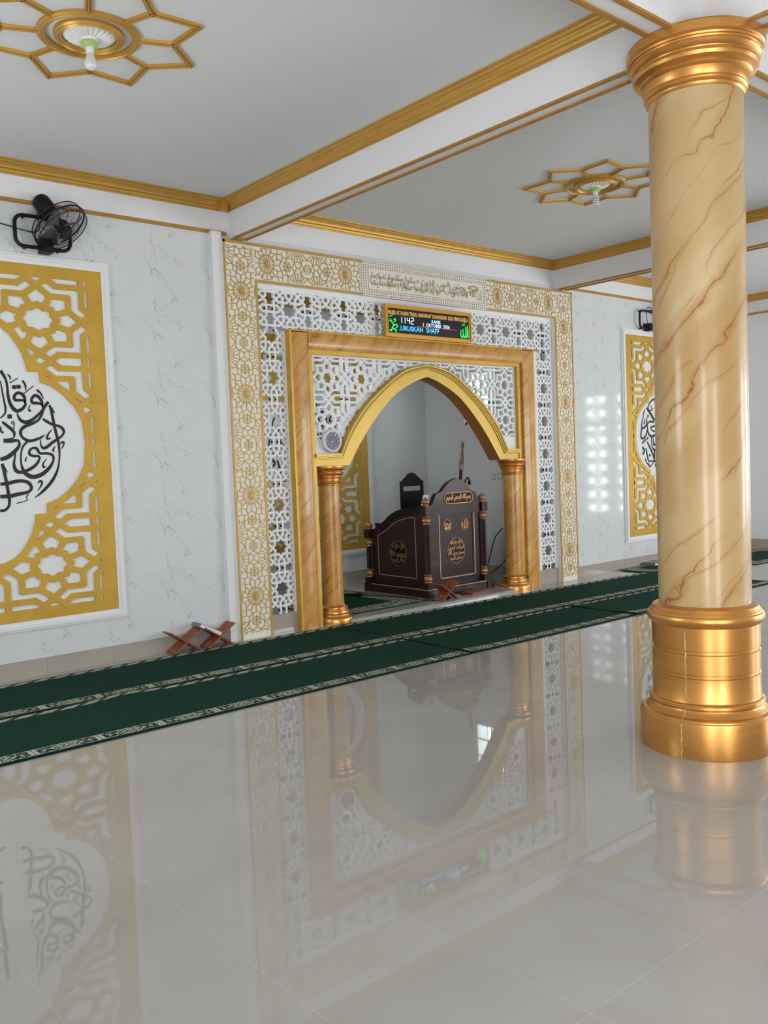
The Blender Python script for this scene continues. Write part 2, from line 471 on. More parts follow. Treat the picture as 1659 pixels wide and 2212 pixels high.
def carpet_mats():
    field = mk('carpet_green', (14,57,46), 0.95, spec=0.15, var=0.10, vscale=40, bump=0.25, bscale=600)
    edge = mk('carpet_edge', (12,44,36), 0.95, spec=0.1)
    def band(name, period, wide):
        m, nt, b = _mat(name)
        tc = nt.nodes.new('ShaderNodeTexCoord'); sp = nt.nodes.new('ShaderNodeSeparateXYZ')
        nt.links.new(tc.outputs['UV'], sp.inputs[0])
        x, v = sp.outputs[0], sp.outputs[1]          # x in metres along, v 0..1 across
        if wide:
            # lozenge medallions alternating with paired hooks, zig-zag edges
            px = _math(nt, 'PINGPONG', x, period/2)
            a = _math(nt, 'ABSOLUTE', _math(nt, 'SUBTRACT', v, 0.5))
            d = _math(nt, 'ADD', _math(nt, 'MULTIPLY', px, 1/(period*0.30)), _math(nt, 'MULTIPLY', a, 1.5))
            rings = _ss(nt, _math(nt, 'SINE', _math(nt, 'MULTIPLY', d, 17.0)), -0.1, 0.25)
            inm = _ss(nt, d, 1.0, 1.05, 1.0, 0.0)
            px2 = _math(nt, 'PINGPONG', _math(nt, 'ADD', x, period/2), period/2)
            d2 = _math(nt, 'ADD', _math(nt, 'MULTIPLY', px2, 1/(period*0.2)), a)
            hooks = _math(nt, 'MULTIPLY', _ss(nt, _math(nt, 'SINE', _math(nt, 'MULTIPLY', px2, 110.0)), 0.1, 0.4), _ss(nt, d2, 0.95, 1.0, 1.0, 0.0))
            zig = _math(nt, 'PINGPONG', x, 0.03)
            edgez = _ss(nt, _math(nt, 'SUBTRACT', a, _math(nt, 'MULTIPLY', zig, 3.0)), 0.37, 0.40)
            noi = _ss(nt, _noise(nt, _vec(nt, _math(nt, 'MULTIPLY', x, 55.0), _math(nt, 'MULTIPLY', v, 6.0)), 1.0, 2.0), 0.52, 0.58)
            f = _math(nt, 'MAXIMUM', _math(nt, 'MULTIPLY', rings, inm), _math(nt, 'MAXIMUM', hooks, edgez))
            f = _math(nt, 'MAXIMUM', f, _math(nt, 'MULTIPLY', noi, 0.42))
            col = _mixc(nt, f, lin((18,48,42)), lin((196,193,176)))
            dk = _ss(nt, _noise(nt, _vec(nt, _math(nt, 'MULTIPLY', x, 70.0), _math(nt, 'MULTIPLY', v, 9.0), 5.0), 1.0, 1.0), 0.60, 0.64)
            col = _mixc(nt, _math(nt, 'MULTIPLY', dk, 0.85), col, lin((22,20,22)))
        else:
            # slanting meander of cream with dark outlines
            ph = _math(nt, 'ADD', _math(nt, 'MULTIPLY', x, 2*math.pi/period), _math(nt, 'MULTIPLY', v, 1.7))
            bend = _math(nt, 'SINE', ph)
            a = _math(nt, 'ABSOLUTE', _math(nt, 'SUBTRACT', v, 0.5))
            lines = _math(nt, 'SINE', _math(nt, 'ADD', _math(nt, 'MULTIPLY', bend, 1.2), _math(nt, 'MULTIPLY', v, 16.0)))
            slash = _ss(nt, _math(nt, 'SINE', _math(nt, 'MULTIPLY', ph, 2.0)), 0.45, 0.6)
            col = _mixc(nt, _ss(nt, lines, -0.75, -0.45), lin((60,72,62)), lin((196,193,176)))
            col = _mixc(nt, _math(nt, 'MULTIPLY', slash, 0.9), col, lin((30,40,36)))
            col = _mixc(nt, _ss(nt, a, 0.40, 0.45), col, lin((22,56,46)))
        nt.links.new(col, b.inputs['Base Color'])
        b.inputs['Roughness'].default_value = 0.95; b.inputs['Specular IOR Level'].default_value = 0.15
        return m
    return [field, band('carpet_narrow_border', 0.32, False), band('carpet_wide_border', 0.42, True), edge]

def rug_mat(name):
    """dark green rug with a cream patterned border"""
    m, nt, b = _mat(name)
    tc = nt.nodes.new('ShaderNodeTexCoord'); sp = nt.nodes.new('ShaderNodeSeparateXYZ')
    nt.links.new(tc.outputs['UV'], sp.inputs[0])
    ax = _math(nt, 'ABSOLUTE', _math(nt, 'SUBTRACT', sp.outputs[0], 0.5)); ay = _math(nt, 'ABSOLUTE', _math(nt, 'SUBTRACT', sp.outputs[1], 0.5))
    d = _math(nt, 'MAXIMUM', ax, ay)
    ring = _math(nt, 'MULTIPLY', _ss(nt, d, 0.30, 0.31), _ss(nt, d, 0.48, 0.485, 1.0, 0.0))
    n = _ss(nt, _noise(nt, tc.outputs['Object'], 26.0, 2.0, 1.2), 0.47, 0.53)
    n2 = _ss(nt, _noise(nt, tc.outputs['Object'], 55.0, 1.0, 0.5), 0.50, 0.58)
    f = _math(nt, 'MULTIPLY', ring, _math(nt, 'MAXIMUM', _math(nt, 'MULTIPLY', n, 0.9), _math(nt, 'MULTIPLY', n2, 0.5)))
    col = _mixc(nt, f, lin((16,58,46)), lin((178,172,150)))
    nt.links.new(col, b.inputs['Base Color'])
    b.inputs['Roughness'].default_value = 0.95; b.inputs['Specular IOR Level'].default_value = 0.15
    return m

def glass_mat(name):
    m = bpy.data.materials.new(name); m.use_nodes = True; nt = m.node_tree
    nt.nodes.remove(nt.nodes['Principled BSDF'])
    tr = nt.nodes.new('ShaderNodeBsdfTransparent'); gl = nt.nodes.new('ShaderNodeBsdfGlossy'); gl.inputs['Roughness'].default_value = 0.02
    tr.inputs['Color'].default_value = (0.9, 0.95, 0.95, 1)
    mx = nt.nodes.new('ShaderNodeMixShader'); mx.inputs[0].default_value = 0.08
    nt.links.new(tr.outputs[0], mx.inputs[1]); nt.links.new(gl.outputs[0], mx.inputs[2])
    nt.links.new(mx.outputs[0], nt.nodes['Material Output'].inputs[0])
    return m

M = {}
M['ceiling'] = mk('ceiling_paint', (224,226,226), 0.8, spec=0.2)
M['plaster'] = mk('white_plaster', (236,236,237), 0.6, spec=0.3)
M['niche'] = mk('niche_paint', (220,222,222), 0.7, spec=0.3)
M['wall_tile'] = wall_marble('white_marble_tile')
M['floor'] = floor_mat('polished_floor_tile')
M['grout'] = mk('floor_grout', (220,216,208), 0.8)
M['joint'] = mk('wall_joint', (222,224,224), 0.6)
M['skirt'] = mk('skirting_tile', (176,168,156), 0.12, var=0.03, vscale=3)
M['gold_trim'] = mk('gold_trim_paint', (200,154,72), 0.42, metal=0.45, var=0.10, vscale=5, stretch=(1,1,14))
M['gold_strip'] = mk('gold_strip_paint', (190,142,74), 0.45, metal=0.35, var=0.10, vscale=9)
M['gold_panel'] = mk('gold_panel_paint', (206,164,62), 0.42, metal=0.30, var=0.07, vscale=6)
M['gold_arch'] = mk('gold_arch_paint', (194,160,68), 0.38, metal=0.35, var=0.04, vscale=6)
M['gold_line'] = mk('gold_line_paint', (196,158,80), 0.45, metal=0.3)
M['copper'] = mk('copper_gold_paint', (216,154,80), 0.34, metal=0.82, var=0.05, vscale=7, coat=0.25, stretch=(1,1,6))
M['seam'] = mk('pale_gold_seam', (232,200,140), 0.4, metal=0.4)
M['pillar'] = warm_marble('pillar_marble', 0.255, tilt=0.85)
M['column'] = warm_marble('column_marble', 0.11, base=(208,150,66), lo=(192,128,48), hi=(216,168,88), tilt=0.8, k=2.0, coat=0.25, crack=(122,68,26))
M['surround'] = warm_marble('surround_marble', 0, base=(208,150,66), lo=(192,128,48), hi=(216,168,88), tilt=0.85, k=2.0, coat=0.2, crack=(122,68,26))
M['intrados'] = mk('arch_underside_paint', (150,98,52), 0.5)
M['cream'] = mk('cream_relief', (238,234,223), 0.55, spec=0.3)
M['relief'] = mk('relief_letter_gold', (182,160,116), 0.5, metal=0.1)
M['screen'] = mk('white_screen_paint', (243,244,246), 0.55, spec=0.3)
M['board'] = mk('white_board', (232,234,233), 0.5, spec=0.3)
M['ink'] = mk('black_lettering', (20,21,22), 0.5)
M['mahogany'] = mk('mahogany', (46,17,17), 0.42, coat=0.10, spec=0.35, var=0.18, vscale=7, stretch=(1,1,0.15))
M['darkwood'] = mk('dark_wood', (20,11,10), 0.5, spec=0.25)
M['antique'] = mk('antique_gold', (178,132,86), 0.38, metal=0.6)
M['antique_line'] = mk('pale_gold_line', (188,160,132), 0.45, metal=0.35)
M['rehal'] = mk('teak_wood', (150,82,54), 0.45, var=0.15, vscale=20, stretch=(1,6,6))
M['rehal_dark'] = mk('carved_teak', (92,46,30), 0.5)
M['black'] = mk('black_plastic', (9,9,10), 0.42, spec=0.35)
M['bronze'] = mk('dull_bronze', (136,108,88), 0.42, metal=0.5)
M['blacksoft'] = mk('black_cable', (18,20,22), 0.5)
M['white_plastic'] = mk('white_plastic', (232,232,230), 0.35)
M['green_plastic'] = mk('green_plastic', (176,206,120), 0.4)
M['bulb'] = mk('frosted_bulb', (226,230,228), 0.2, coat=0.4)
M['clock_face'] = mk('purple_dial', (98,84,116), 0.4)
M['frame_gold'] = mk('sign_frame_gold', (214,160,62), 0.35, metal=0.5)
M['led_black'] = mk('led_panel_black', (14,14,16), 0.25)
M['led_white'] = mk('led_pale_blue', (190,230,255), emit=0.75)
M['led_blue'] = mk('led_blue', (60,190,250), emit=0.7)
M['led_green'] = mk('led_green', (40,215,90), emit=0.6)
M['led_red'] = mk('led_red', (190,60,55), emit=0.7)
M['sign_title'] = mk('sign_title_gold', (204,164,78), 0.4, emit=0.35)
M['socket'] = mk('socket_plastic', (196,192,186), 0.4)
M['paper'] = mk('book_paper', (226,228,226), 0.6)
M['cover'] = mk('book_cover', (120,128,134), 0.5)
M['carpet'] = carpet_mats()
M['rug'] = rug_mat('patterned_rug')
M['glass'] = glass_mat('window_glass')

# ------------------------------------------------------------------ floor
TILE, OX, OY = 0.6, -2.98653, -4.72845
def to_px(p):
    d = Vector(p)-CAM; z = d.dot(_f)
    if z < 0.2: return None
    return (IMG_W/2+F_PX*d.dot(_r)/z, IMG_H/2-F_PX*d.dot(_u)/z)
floor = struct(MB().box(XL-0.15, XR+0.15, YB-0.15, 0.24, -0.08, -0.0004).build('floor', M['grout']), 'glossy cream floor of large square tiles')
tile_me = MB().box(-TILE/2+0.0007, TILE/2-0.0007, -TILE/2+0.0007, TILE/2-0.0007, -0.02, 0.0).mesh('floor_tile')
tile_me.materials.append(M['floor'])
tiles = []
i0, i1 = math.floor((XL-OX)/TILE), math.ceil((XR-OX)/TILE)
j0, j1 = math.floor((YB-OY)/TILE), math.ceil((0.22-OY)/TILE)
for i in range(i0, i1):
    for j in range(j0, j1):
        cx, cy = OX+(i+0.5)*TILE, OY+(j+0.5)*TILE
        seen = False
        for ax in (-0.5, 0, 0.5):
            for ay in (-0.5, 0, 0.5):
                q = to_px((cx+ax*TILE, cy+ay*TILE, 0))
                if q and -5 < q[0] < IMG_W+5 and -5 < q[1] < IMG_H+5: seen = True
        covered = -1.9 < cy < -0.5 and cx < 6.0
        tiles.append((not seen or covered, (cx-CAM.x)**2+(cy-CAM.y)**2, cx, cy))
tiles.sort()
rest = MB()
for n, (hid, d, cx, cy) in enumerate(tiles):
    if not hid and n < 290:
        link('floor_tile', tile_me, floor, (cx, cy, 0))
    else:
        rest.box(cx-TILE/2+0.0007, cx+TILE/2-0.0007, cy-TILE/2+0.0007, cy+TILE/2-0.0007, -0.02, 0.0)
rest.build('floor_tile_field', M['floor'], floor)['kind'] = 'stuff'

# ------------------------------------------------------------------ walls
def wall_run(name, axis, face, thick, a0, a1, openings, mat, z1=ZC+0.1):
    """wall with openings; axis 'x': runs along x at y=face, axis 'y': runs along y at x=face; thick is signed outward"""
    mb = MB()
    def b(p0, p1, za, zb):
        if p1-p0 < 1e-4 or zb-za < 1e-4: return
        f0, f1 = min(face, face+thick), max(face, face+thick)
        if axis == 'x': mb.box(p0, p1, f0, f1, za, zb)
        else: mb.box(f0, f1, p0, p1, za, zb)
    cur = a0
    for (p0, p1, za, zb) in sorted(openings):
        b(cur, p0, 0, z1); b(p0, p1, 0, za); b(p0, p1, zb, z1); cur = p1
    b(cur, a1, 0, z1)
    return struct(mb.build(name, mat))

NX0, NX1, NY1, NZF = 0.52, 4.90, 2.43, 0.045          # niche interior: left, right, back, raised floor
wall_left = wall_run('wall_left', 'y', XL, -0.15, YB, 0.24, OPEN_LEFT, M['plaster'])
wall_back = wall_run('wall_back', 'x', YB, -0.15, XL-0.15, XR+0.15, OPEN_BACK, M['plaster'])
wall_right = wall_run('wall_right', 'y', XR, 0.15, YB, 0.24, OPEN_RIGHT, M['plaster'])
wall_front = wall_run('wall_front', 'x', YW+0.012, 0.138, XL, XR, [(0.38, 5.04, 0.0, 3.56)], M['joint'])
band = MB().box(XL, XR, YW, YW+0.03, 4.0, ZC+0.05).build('upper_plaster_band', M['plaster'], wall_front)
# polished marble cladding, one object per tile
mt = MB().box(0.0003, 0.5997, YW, YW+0.014, 0.0003, 0.5997).mesh('marble_tile'); mt.materials.append(M['wall_tile'])
def clad(x_from, x_to, z_from, z_to, anchor):
    k0 = math.floor((x_from-anchor)/0.6)
    x = anchor+k0*0.6
    while x < x_to-0.01:
        z = z_from
        while z < z_to-0.01:
            xa, xb, zb = max(x, x_from), min(x+0.6, x_to), min(z+0.6, z_to)
            if xb-xa > 0.599 and zb-z > 0.599:
                link('marble_tile', mt, wall_front, (x, 0, z))
            elif xb-xa > 0.01:
                me = MB().box(xa-x+0.0003, xb-x-0.0003, YW, YW+0.014, 0.0003, zb-z-0.0003)
                me.build('marble_tile', M['wall_tile'], wall_front, loc=(x, 0, z))
            z += 0.6
        x += 0.6
clad(XL, -0.0, 0.15, 4.0, -0.11)
clad(5.42, XR, 0.15, 4.0, 5.42)
sk = MB().box(0.0008, 0.5992, YW-0.008, YW+0.014, 0.0, 0.148).mesh('skirting_tile'); sk.materials.append(M['skirt'])
base_l = struct(MB().box(XL, -0.1, YW, YW+0.012, 0, 0.149).build('baseboard_left', M['grout']))
base_r = struct(MB().box(5.42, XR, YW, YW+0.012, 0, 0.149).build('baseboard_right', M['grout']))
for k in range(8): link('skirting_tile', sk, base_l, (-0.11-0.6*(k+1)+0.03, 0, 0))
for k in range(8): link('skirting_tile', sk, base_r, (5.43+0.6*k, 0, 0))
struct(MB().box(XR-0.015, XR, -9.9, YW, 0, 0.15).build('baseboard_side', M['skirt']))
# openings: frames, and pierced screens in the narrow right-hand windows
def frame_opening(name, axis, face, o, depth):
    a0, a1, z0, z1 = o; w = 0.05; mb = MB()
    segs = [(a0, a0+w, z0, z1), (a1-w, a1, z0, z1), (a0, a1, z1-w, z1)] + ([(a0, a1, z0, z0+w)] if z0 > 0.1 else [])
    for (p0, p1, za, zb) in segs:
        f0, f1 = min(face, face+depth), max(face, face+depth)
        if axis == 'x': mb.box(p0, p1, f0, f1, za, zb)
        else: mb.box(f0, f1, p0, p1, za, zb)
    return struct(mb.build(name, M['plaster']))
n_w, n_d = 0, 0
for axis, face, lst, dep in (('y', XL, OPEN_LEFT, -0.1), ('x', YB, OPEN_BACK, -0.1), ('y', XR, OPEN_RIGHT, 0.1)):
    for o in lst:
        if o[2] < 0.1: n_d += 1; nm = 'door_%d' % n_d
        else: n_w += 1; nm = 'window_%d' % n_w
        w = frame_opening(nm, axis, face, o, dep)
        if axis == 'y' and face == XR and o[0] > -4:
            mb = MB(Matrix.Translation((XR+0.05, 0, 0)) @ Matrix.Rotation(H, 4, 'Z'))
            T = 0.29
            for a in range(2):
                for c in range(9):
                    cx, cz = o[0]+T*(a+0.5), o[2]+0.27*(c+0.55)
                    pts = [(0.125*math.cos(math.pi/8*k)*(1 if k % 2 else 0.72), 0.125*math.sin(math.pi/8*k)*(1 if k % 2 else 0.72)) for k in range(16)]
                    for k in range(16):
                        p, q = pts[k], pts[(k+1) % 16]
                        mb.bar((cx+p[0], cz+p[1]), (cx+q[0], cz+q[1]), 0.03, -0.012, 0.012)
                    for (dx, dz) in ((T/2, 0), (-T/2, 0), (0, 0.135), (0, -0.135)):
                        mb.bar((cx+dx*0.6, cz+dz*0.6), (cx+dx, cz+dz), 0.035, -0.012, 0.012)
                    for sx in (-1, 1):
                        for sz in (-1, 1):
                            mb.bar((cx+sx*0.09, cz+sz*0.09), (cx+sx*T/2, cz+sz*0.135), 0.035, -0.012, 0.012)
            mb.box(o[0], o[1], -0.015, 0.015, 2.28, 2.36)
            mb.build('pierced_screen', M['screen'], w)

# ------------------------------------------------------------------ ceiling, beams, cornices
ceil = struct(MB().box(XL-0.15, XR+0.15, YB-0.15, 0.24, ZC, ZC+0.15).build('ceiling', M['ceiling']))
ZS = 3.955
BX = [0.195, 5.225]; BY = [-4.858]; BW = 0.075
def beam(name, x0, x1, y0, y1, label):
    return struct(MB().box(x0, x1, y0, y1, ZS, ZC+0.02).build(name, M['plaster']), label)
beams = []
for k, x in enumerate(BX):
    beams.append(beam('ceiling_beam', x-BW, x+BW, YB, YW+0.02, ('white ceiling beam running from the gold pillar to the portal frame', 'white ceiling beam running towards the right end of the portal frame')[k]))
cross = beam('cross_beam', XL, XR, BY[0]-BW, BY[0]+BW, 'white cross beam over the gold pillar capital')
# gold strips framing each beam soffit
sw, sh = 0.026, 0.012
def strips(parent, runs):
    for (x0, x1, y0, y1) in runs:
        mb = MB()
        mb.box(x0, x1, y0, y1, ZS-sh, ZS+0.004)
        if x1-x0 > y1-y0: mb.box(x0, x1, (y0+y1)/2-0.006, (y0+y1)/2+0.006, ZS-sh-0.005, ZS-sh+0.001)
        else: mb.box((x0+x1)/2-0.006, (x0+x1)/2+0.006, y0, y1, ZS-sh-0.005, ZS-sh+0.001)
        mb.build('gold_edge_strip', M['gold_strip'], parent)
for k, x in enumerate(BX):
    for (ya, yb) in ((BY[0]+0.30, YW-0.1), (YB+0.1, BY[0]-0.30)):
        strips(beams[k], [(x-BW-0.004, x-BW+sw, ya, yb), (x+BW-sw, x+BW+0.004, ya, yb), (x-BW, x+BW, ya, ya+sw), (x-BW, x+BW, yb-sw, yb)])
for (xa, xb) in ((XL+0.1, BX[0]-0.30), (BX[0]+0.30, BX[1]-0.30), (BX[1]+0.30, XR-0.1)):
    y = BY[0]
    strips(cross, [(xa, xb, y-BW-0.004, y-BW+sw), (xa, xb, y+BW-sw, y+BW+0.004), (xa, xa+sw, y-BW, y+BW), (xb-sw, xb, y-BW, y+BW)])
# side ring beam on the right wall
struct(MB().box(XR-0.1, XR, YB, YW, 4.0, ZC+0.02).build('ceiling_beam_side', M['plaster']), 'white band above the gold strip on the side wall')
PROF = [(0.0,-0.108),(0.010,-0.108),(0.012,-0.097),(0.022,-0.094),(0.028,-0.078),(0.040,-0.066),(0.046,-0.050),(0.050,-0.046),(0.056,-0.036),(0.074,-0.028),(0.080,-0.018),(0.084,-0.014),(0.096,-0.012),(0.098,0.0)]
n_trim = 0
def cornice(x0, x1, y0, y1):
    """crown moulding round a ceiling bay, one mitred length per side"""
    global n_trim
    n_trim += 1
    root = struct(thing('trim_%d' % n_trim, None, None))
    cs = [(x0,y0,1,1),(x1,y0,-1,1),(x1,y1,-1,-1),(x0,y1,1,-1)]
    for k in range(4):
        a, b = cs[k], cs[(k+1) % 4]
        vs = []
        for (x, y, sx, sy) in (a, b):
            vs += [(x+sx*d, y+sy*d, ZC+z) for d, z in PROF]
        n = len(PROF)
        MB().add(vs, [(i, i+1, n+i+1, n+i) for i in range(n-1)]).build('crown_moulding', M['gold_trim'], root)
bays_x = [(XL, BX[0]-BW), (BX[0]+BW, BX[1]-BW), (BX[1]+BW, XR-0.1)]
for (xa, xb) in bays_x:
    cornice(xa, xb, BY[0]+BW, YW)
    cornice(xa, xb, YB, BY[0]-BW)
# small returned block where the mouldings meet at the wall corner
MB().box(BX[0]-BW-0.115, BX[0]-BW-0.05, YW-0.1, YW-0.03, ZC-0.115, ZC-0.005).build('corner_block', M['gold_trim'], beams[0])
# thin gold picture strip between marble and plaster
def strip_x(x0, x1, z):
    global n_trim
    n_trim += 1
    mb = MB().box(x0, x1, YW-0.012, YW+0.002, z-0.017, z+0.017)
    mb.box(x0, x1, YW-0.017, YW-0.011, z-0.007, z+0.004)
    return struct(mb.build('trim_%d' % n_trim, M['gold_strip']))
strip_x(XL, 0.09, 4.003)
strip_x(5.36, XR-0.1, 4.003)
n_trim += 1
struct(MB().box(XR-0.112, XR-0.098, YB, YW, 3.985, 4.02).build('trim_%d' % n_trim, M['gold_strip']))

# ------------------------------------------------------------------ ceiling rosettes and lamps
def rosette(cx, cy, label, blabel, spiral):
    root = thing('ceiling_rosette', label, 'ceiling ornament', (cx, cy, ZC), 0, 'star mouldings on the ceiling')
    R_T, R_V, R_O, R_I = 0.672, 0.492, 0.272, 0.180
    Mx = Matrix.Rotation(math.radians(-90), 4, 'X')           # local x-z plane -> ceiling plane
    def rib(name, segs):
        mb = MB()
        for p, q in segs:
            P, Q = Vector((p[0], p[1])), Vector((q[0], q[1]))
            d = (Q-P).normalized(); n = Vector((-d.y, d.x))
            for off, w, h in ((-0.013, 0.017, 0.016), (0.0, 0.014, 0.024), (0.013, 0.017, 0.016)):
                a, b = P+n*off, Q+n*off
                hw = w/2
                vs = []
                for e in (a-d*0.012, b+d*0.012):
                    vs += [(e.x-n.x*hw, e.y-n.y*hw, 0.0), (e.x-n.x*hw*0.6, e.y-n.y*hw*0.6, -h), (e.x+n.x*hw*0.6, e.y+n.y*hw*0.6, -h), (e.x+n.x*hw, e.y+n.y*hw, 0.0)]
                mb.add(vs, [(0,1,5,4),(1,2,6,5),(2,3,7,6),(0,3,2,1),(4,5,6,7)])
        mb.build(name, M['gold_trim'], root)
    pt = lambda r, a: (r*math.cos(math.radians(a)), r*math.sin(math.radians(a)))
    for k in range(8):
        rib('petal_moulding', [(pt(R_V, 45*k-22.5), pt(R_T, 45*k)), (pt(R_T, 45*k), pt(R_V, 45*k+22.5))])
        rib('spoke_moulding', [(pt(R_O+0.015, 45*k+22.5), pt(R_V, 45*k+22.5))])
    def ring(name, r, w, h, mat):
        prof = [(r-w/2, 0.001), (r-w/2, -h*0.55), (r-w*0.3, -h*0.8), (r-w*0.1, -h*0.75), (r, -h), (r+w*0.15, -h*0.75), (r+w*0.3, -h*0.8), (r+w/2, -h*0.5), (r+w/2, 0.001)]
        n = 64; vs = []
        for rr, z in prof: vs += [(rr*math.cos(2*math.pi*k/n), rr*math.sin(2*math.pi*k/n), z) for k in range(n)]
        m = len(prof)
        fs = [(i*n+k, (i+1)*n+k, (i+1)*n+(k+1) % n, i*n+(k+1) % n) for i in range(m-1) for k in range(n)]
        MB().add(vs, fs).build(name, mat, root, smooth=35)
    ring('outer_ring', R_O, 0.052, 0.030, M['gold_trim'])
    ring('inner_ring', R_I, 0.048, 0.040, M['gold_trim'])
    # fluted white plaster medallion
    n = 72; vs = []; rows = [(0.158, 0.0, 0.0), (0.152, -0.012, 0.004), (0.12, -0.026, 0.007), (0.08, -0.032, 0.006), (0.05, -0.034, 0.0), (0.045, -0.045, 0.0), (0.0, -0.047, 0.0)]
    for r, z, a in rows:
        vs += [(r*math.cos(2*math.pi*k/n), r*math.sin(2*math.pi*k/n), z-(a if k % 3 == 0 else 0)) for k in range(n)]
    fs = [(i*n+k, (i+1)*n+k, (i+1)*n+(k+1) % n, i*n+(k+1) % n) for i in range(len(rows)-1) for k in range(n)]
    MB().add(vs, fs).build('medallion', M['white_plastic'], root)
    lamp = thing('light_bulb', blabel, 'light bulb', (cx, cy, ZC-0.045), 0, 'bulbs under the ceiling stars')
    MB().lathe([(0.045, -0.035), (0.05, -0.02), (0.048, 0.0)], 32).build('holder_collar', M['green_plastic'], lamp, smooth=40)
    MB().lathe([(0.016, -0.07), (0.024, -0.06), (0.026, -0.034), (0.03, -0.03)], 24).build('bulb_cap', M['white_plastic'], lamp, smooth=40)
    if spiral:
        path = []
        for k in range(0, 121):
            t = k/120; a = t*2*math.pi*4
            path.append((0.026*math.cos(a), 0.026*math.sin(a), -0.075-0.085*t))
        MB().tube(path, 0.0075, 8).build('spiral_tube', M['bulb'], lamp, smooth=60)
    else:
        MB().lathe([(0.004, -0.162), (0.022, -0.160), (0.034, -0.148), (0.037, -0.132), (0.032, -0.105), (0.022, -0.078), (0.016, -0.066)], 28).build('glass_bulb', M['bulb'], lamp, smooth=50)
rosette(-2.25, -2.35, 'eight-pointed gold star moulding on the ceiling above the wall fan', 'pear-shaped white bulb hanging under the near ceiling star', False)
rosette(2.77, -2.33, 'eight-pointed gold star moulding on the ceiling before the mihrab portal', 'spiral white bulb hanging under the star before the portal', True)

# ------------------------------------------------------------------ the big pillar
PX, PY = 0.195, -4.86
pil = thing('pillar', 'thick amber marbled pillar with gold base and capital', 'pillar', (PX, PY, 0), math.radians(-150))
MB().lathe([(0.372,0.0),(0.373,0.006),(0.373,0.190),(0.371,0.200),(0.365,0.206),(0.364,0.212),(0.357,0.219),(0.340,0.224),(0.332,0.232),(0.322,0.240),(0.313,0.252),(0.311,0.258),(0.316,0.262),(0.321,0.272),(0.320,0.284),(0.313,0.292),(0.302,0.296),(0.299,0.302),
    (0.298,0.432),(0.292,0.436),(0.292,0.452),(0.298,0.456),(0.298,0.566),(0.292,0.570),(0.292,0.588),(0.298,0.592),(0.298,0.716),(0.304,0.722),(0.316,0.734),(0.324,0.748),(0.325,0.762),(0.319,0.776),(0.311,0.782),(0.309,0.788),(0.300,0.797),(0.296,0.806),(0.290,0.816),(0.262,0.830)], 96).build('base', M['copper'], pil, smooth=28)
MB().lathe([(0.255,0.825),(0.255,3.69)], 96).build('shaft', M['pillar'], pil, smooth=28)
MB().lathe([(0.258,3.655),(0.264,3.662),(0.268,3.672),(0.266,3.680),(0.274,3.686),(0.279,3.696),(0.276,3.706),(0.280,3.712),(0.287,3.750),(0.300,3.758),(0.306,3.766),(0.303,3.774),(0.312,3.780),(0.330,3.790),(0.338,3.806),(0.334,3.820),(0.324,3.828),(0.326,3.834),(0.340,3.842),(0.350,3.856),(0.347,3.870),(0.350,3.876),(0.360,3.880),(0.364,3.888),(0.361,3.895),(0.369,3.902),(0.372,3.945),(0.366,3.956)], 96).build('capital', M['copper'], pil, smooth=28)

# cracked paint seam down the base
BASE_PROF = [(0.373,0.004),(0.373,0.190),(0.357,0.219),(0.332,0.232),(0.313,0.252),(0.321,0.272),(0.302,0.296),(0.298,0.302),(0.298,0.432),(0.293,0.444),(0.298,0.456),(0.298,0.566),(0.293,0.579),(0.298,0.592),(0.298,0.716)]
rnd = random.Random(4); vs = []
pts = []
for (ra, za), (rb, zb) in zip(BASE_PROF, BASE_PROF[1:]):
    n = max(1, int((zb-za)/0.014))
    pts += [(ra+(rb-ra)*k/n, za+(zb-za)*k/n) for k in range(n)]
for r_, z_ in pts:
    a0 = math.radians(338.7)+rnd.uniform(-0.008, 0.008); w_ = rnd.uniform(0.0010, 0.0042)
    for sg_ in (-1, 1):
        a_ = a0+sg_*w_/r_
        vs.append(((r_+0.0007)*math.cos(a_), (r_+0.0007)*math.sin(a_), z_))
MB().add(vs, [(2*k, 2*k+1, 2*k+3, 2*k+2) for k in range(len(pts)-1)]).build('paint_seam', M['seam'], pil)

# ------------------------------------------------------------------ strapwork patterns (unit period, star at the origin)
def sym8(segs):
    out = []
    for (p, q) in segs:
        for sx in (1, -1):
            for sz in (1, -1):
                for sw_ in (0, 1):
                    f = (lambda a: (a[1]*sx, a[0]*sz)) if sw_ else (lambda a: (a[0]*sx, a[1]*sz))
                    out.append((f(p), f(q)))
    seen = set(); res = []
    for p, q in out:
        k = tuple(sorted(((round(p[0],4), round(p[1],4)), (round(q[0],4), round(q[1],4)))))
        if k not in seen: seen.add(k); res.append((p, q))
    return res

def star_rosette():
    a, h = 0.408, 0.083; d = 0.5-a; s = a/math.sqrt(2); rt, ri = 0.182, 0.150
    c, sn = math.cos(math.pi/8), math.sin(math.pi/8); k = math.sqrt(0.5)
    V = (s, a-s)
    base = [((rt,0),(ri*c,ri*sn)), ((rt*k,rt*k),(ri*c,ri*sn)), ((ri*c,ri*sn),V), ((a,0),V), (V,(s,s)),
            ((a,0),(0.5,d)), ((0.5,d),(0.5+h,d+h)), ((0.5+h,d+h),(0.5+h,0.5))]
    return sym8(base)

def star_octagon():
    a, h = 0.235, 0.077; s = a/math.sqrt(2); e, f, g_ = 0.268, 0.29, 0.392
    k = 0.40; kt = k*math.tan(math.pi/8)
    base = [((a,0),(s,a-s)), ((s,a-s),(s,e)), ((s,e),(f,g_)), ((f,g_),(0.5,g_)),
            ((a,0),(a+h,h)), ((a+h,h),(0.5,h)), ((k,0),(k,kt)), ((k,kt),((k+kt)/2,(k+kt)/2))]
    return sym8(base)
ROS, OCT = star_rosette(), star_octagon()

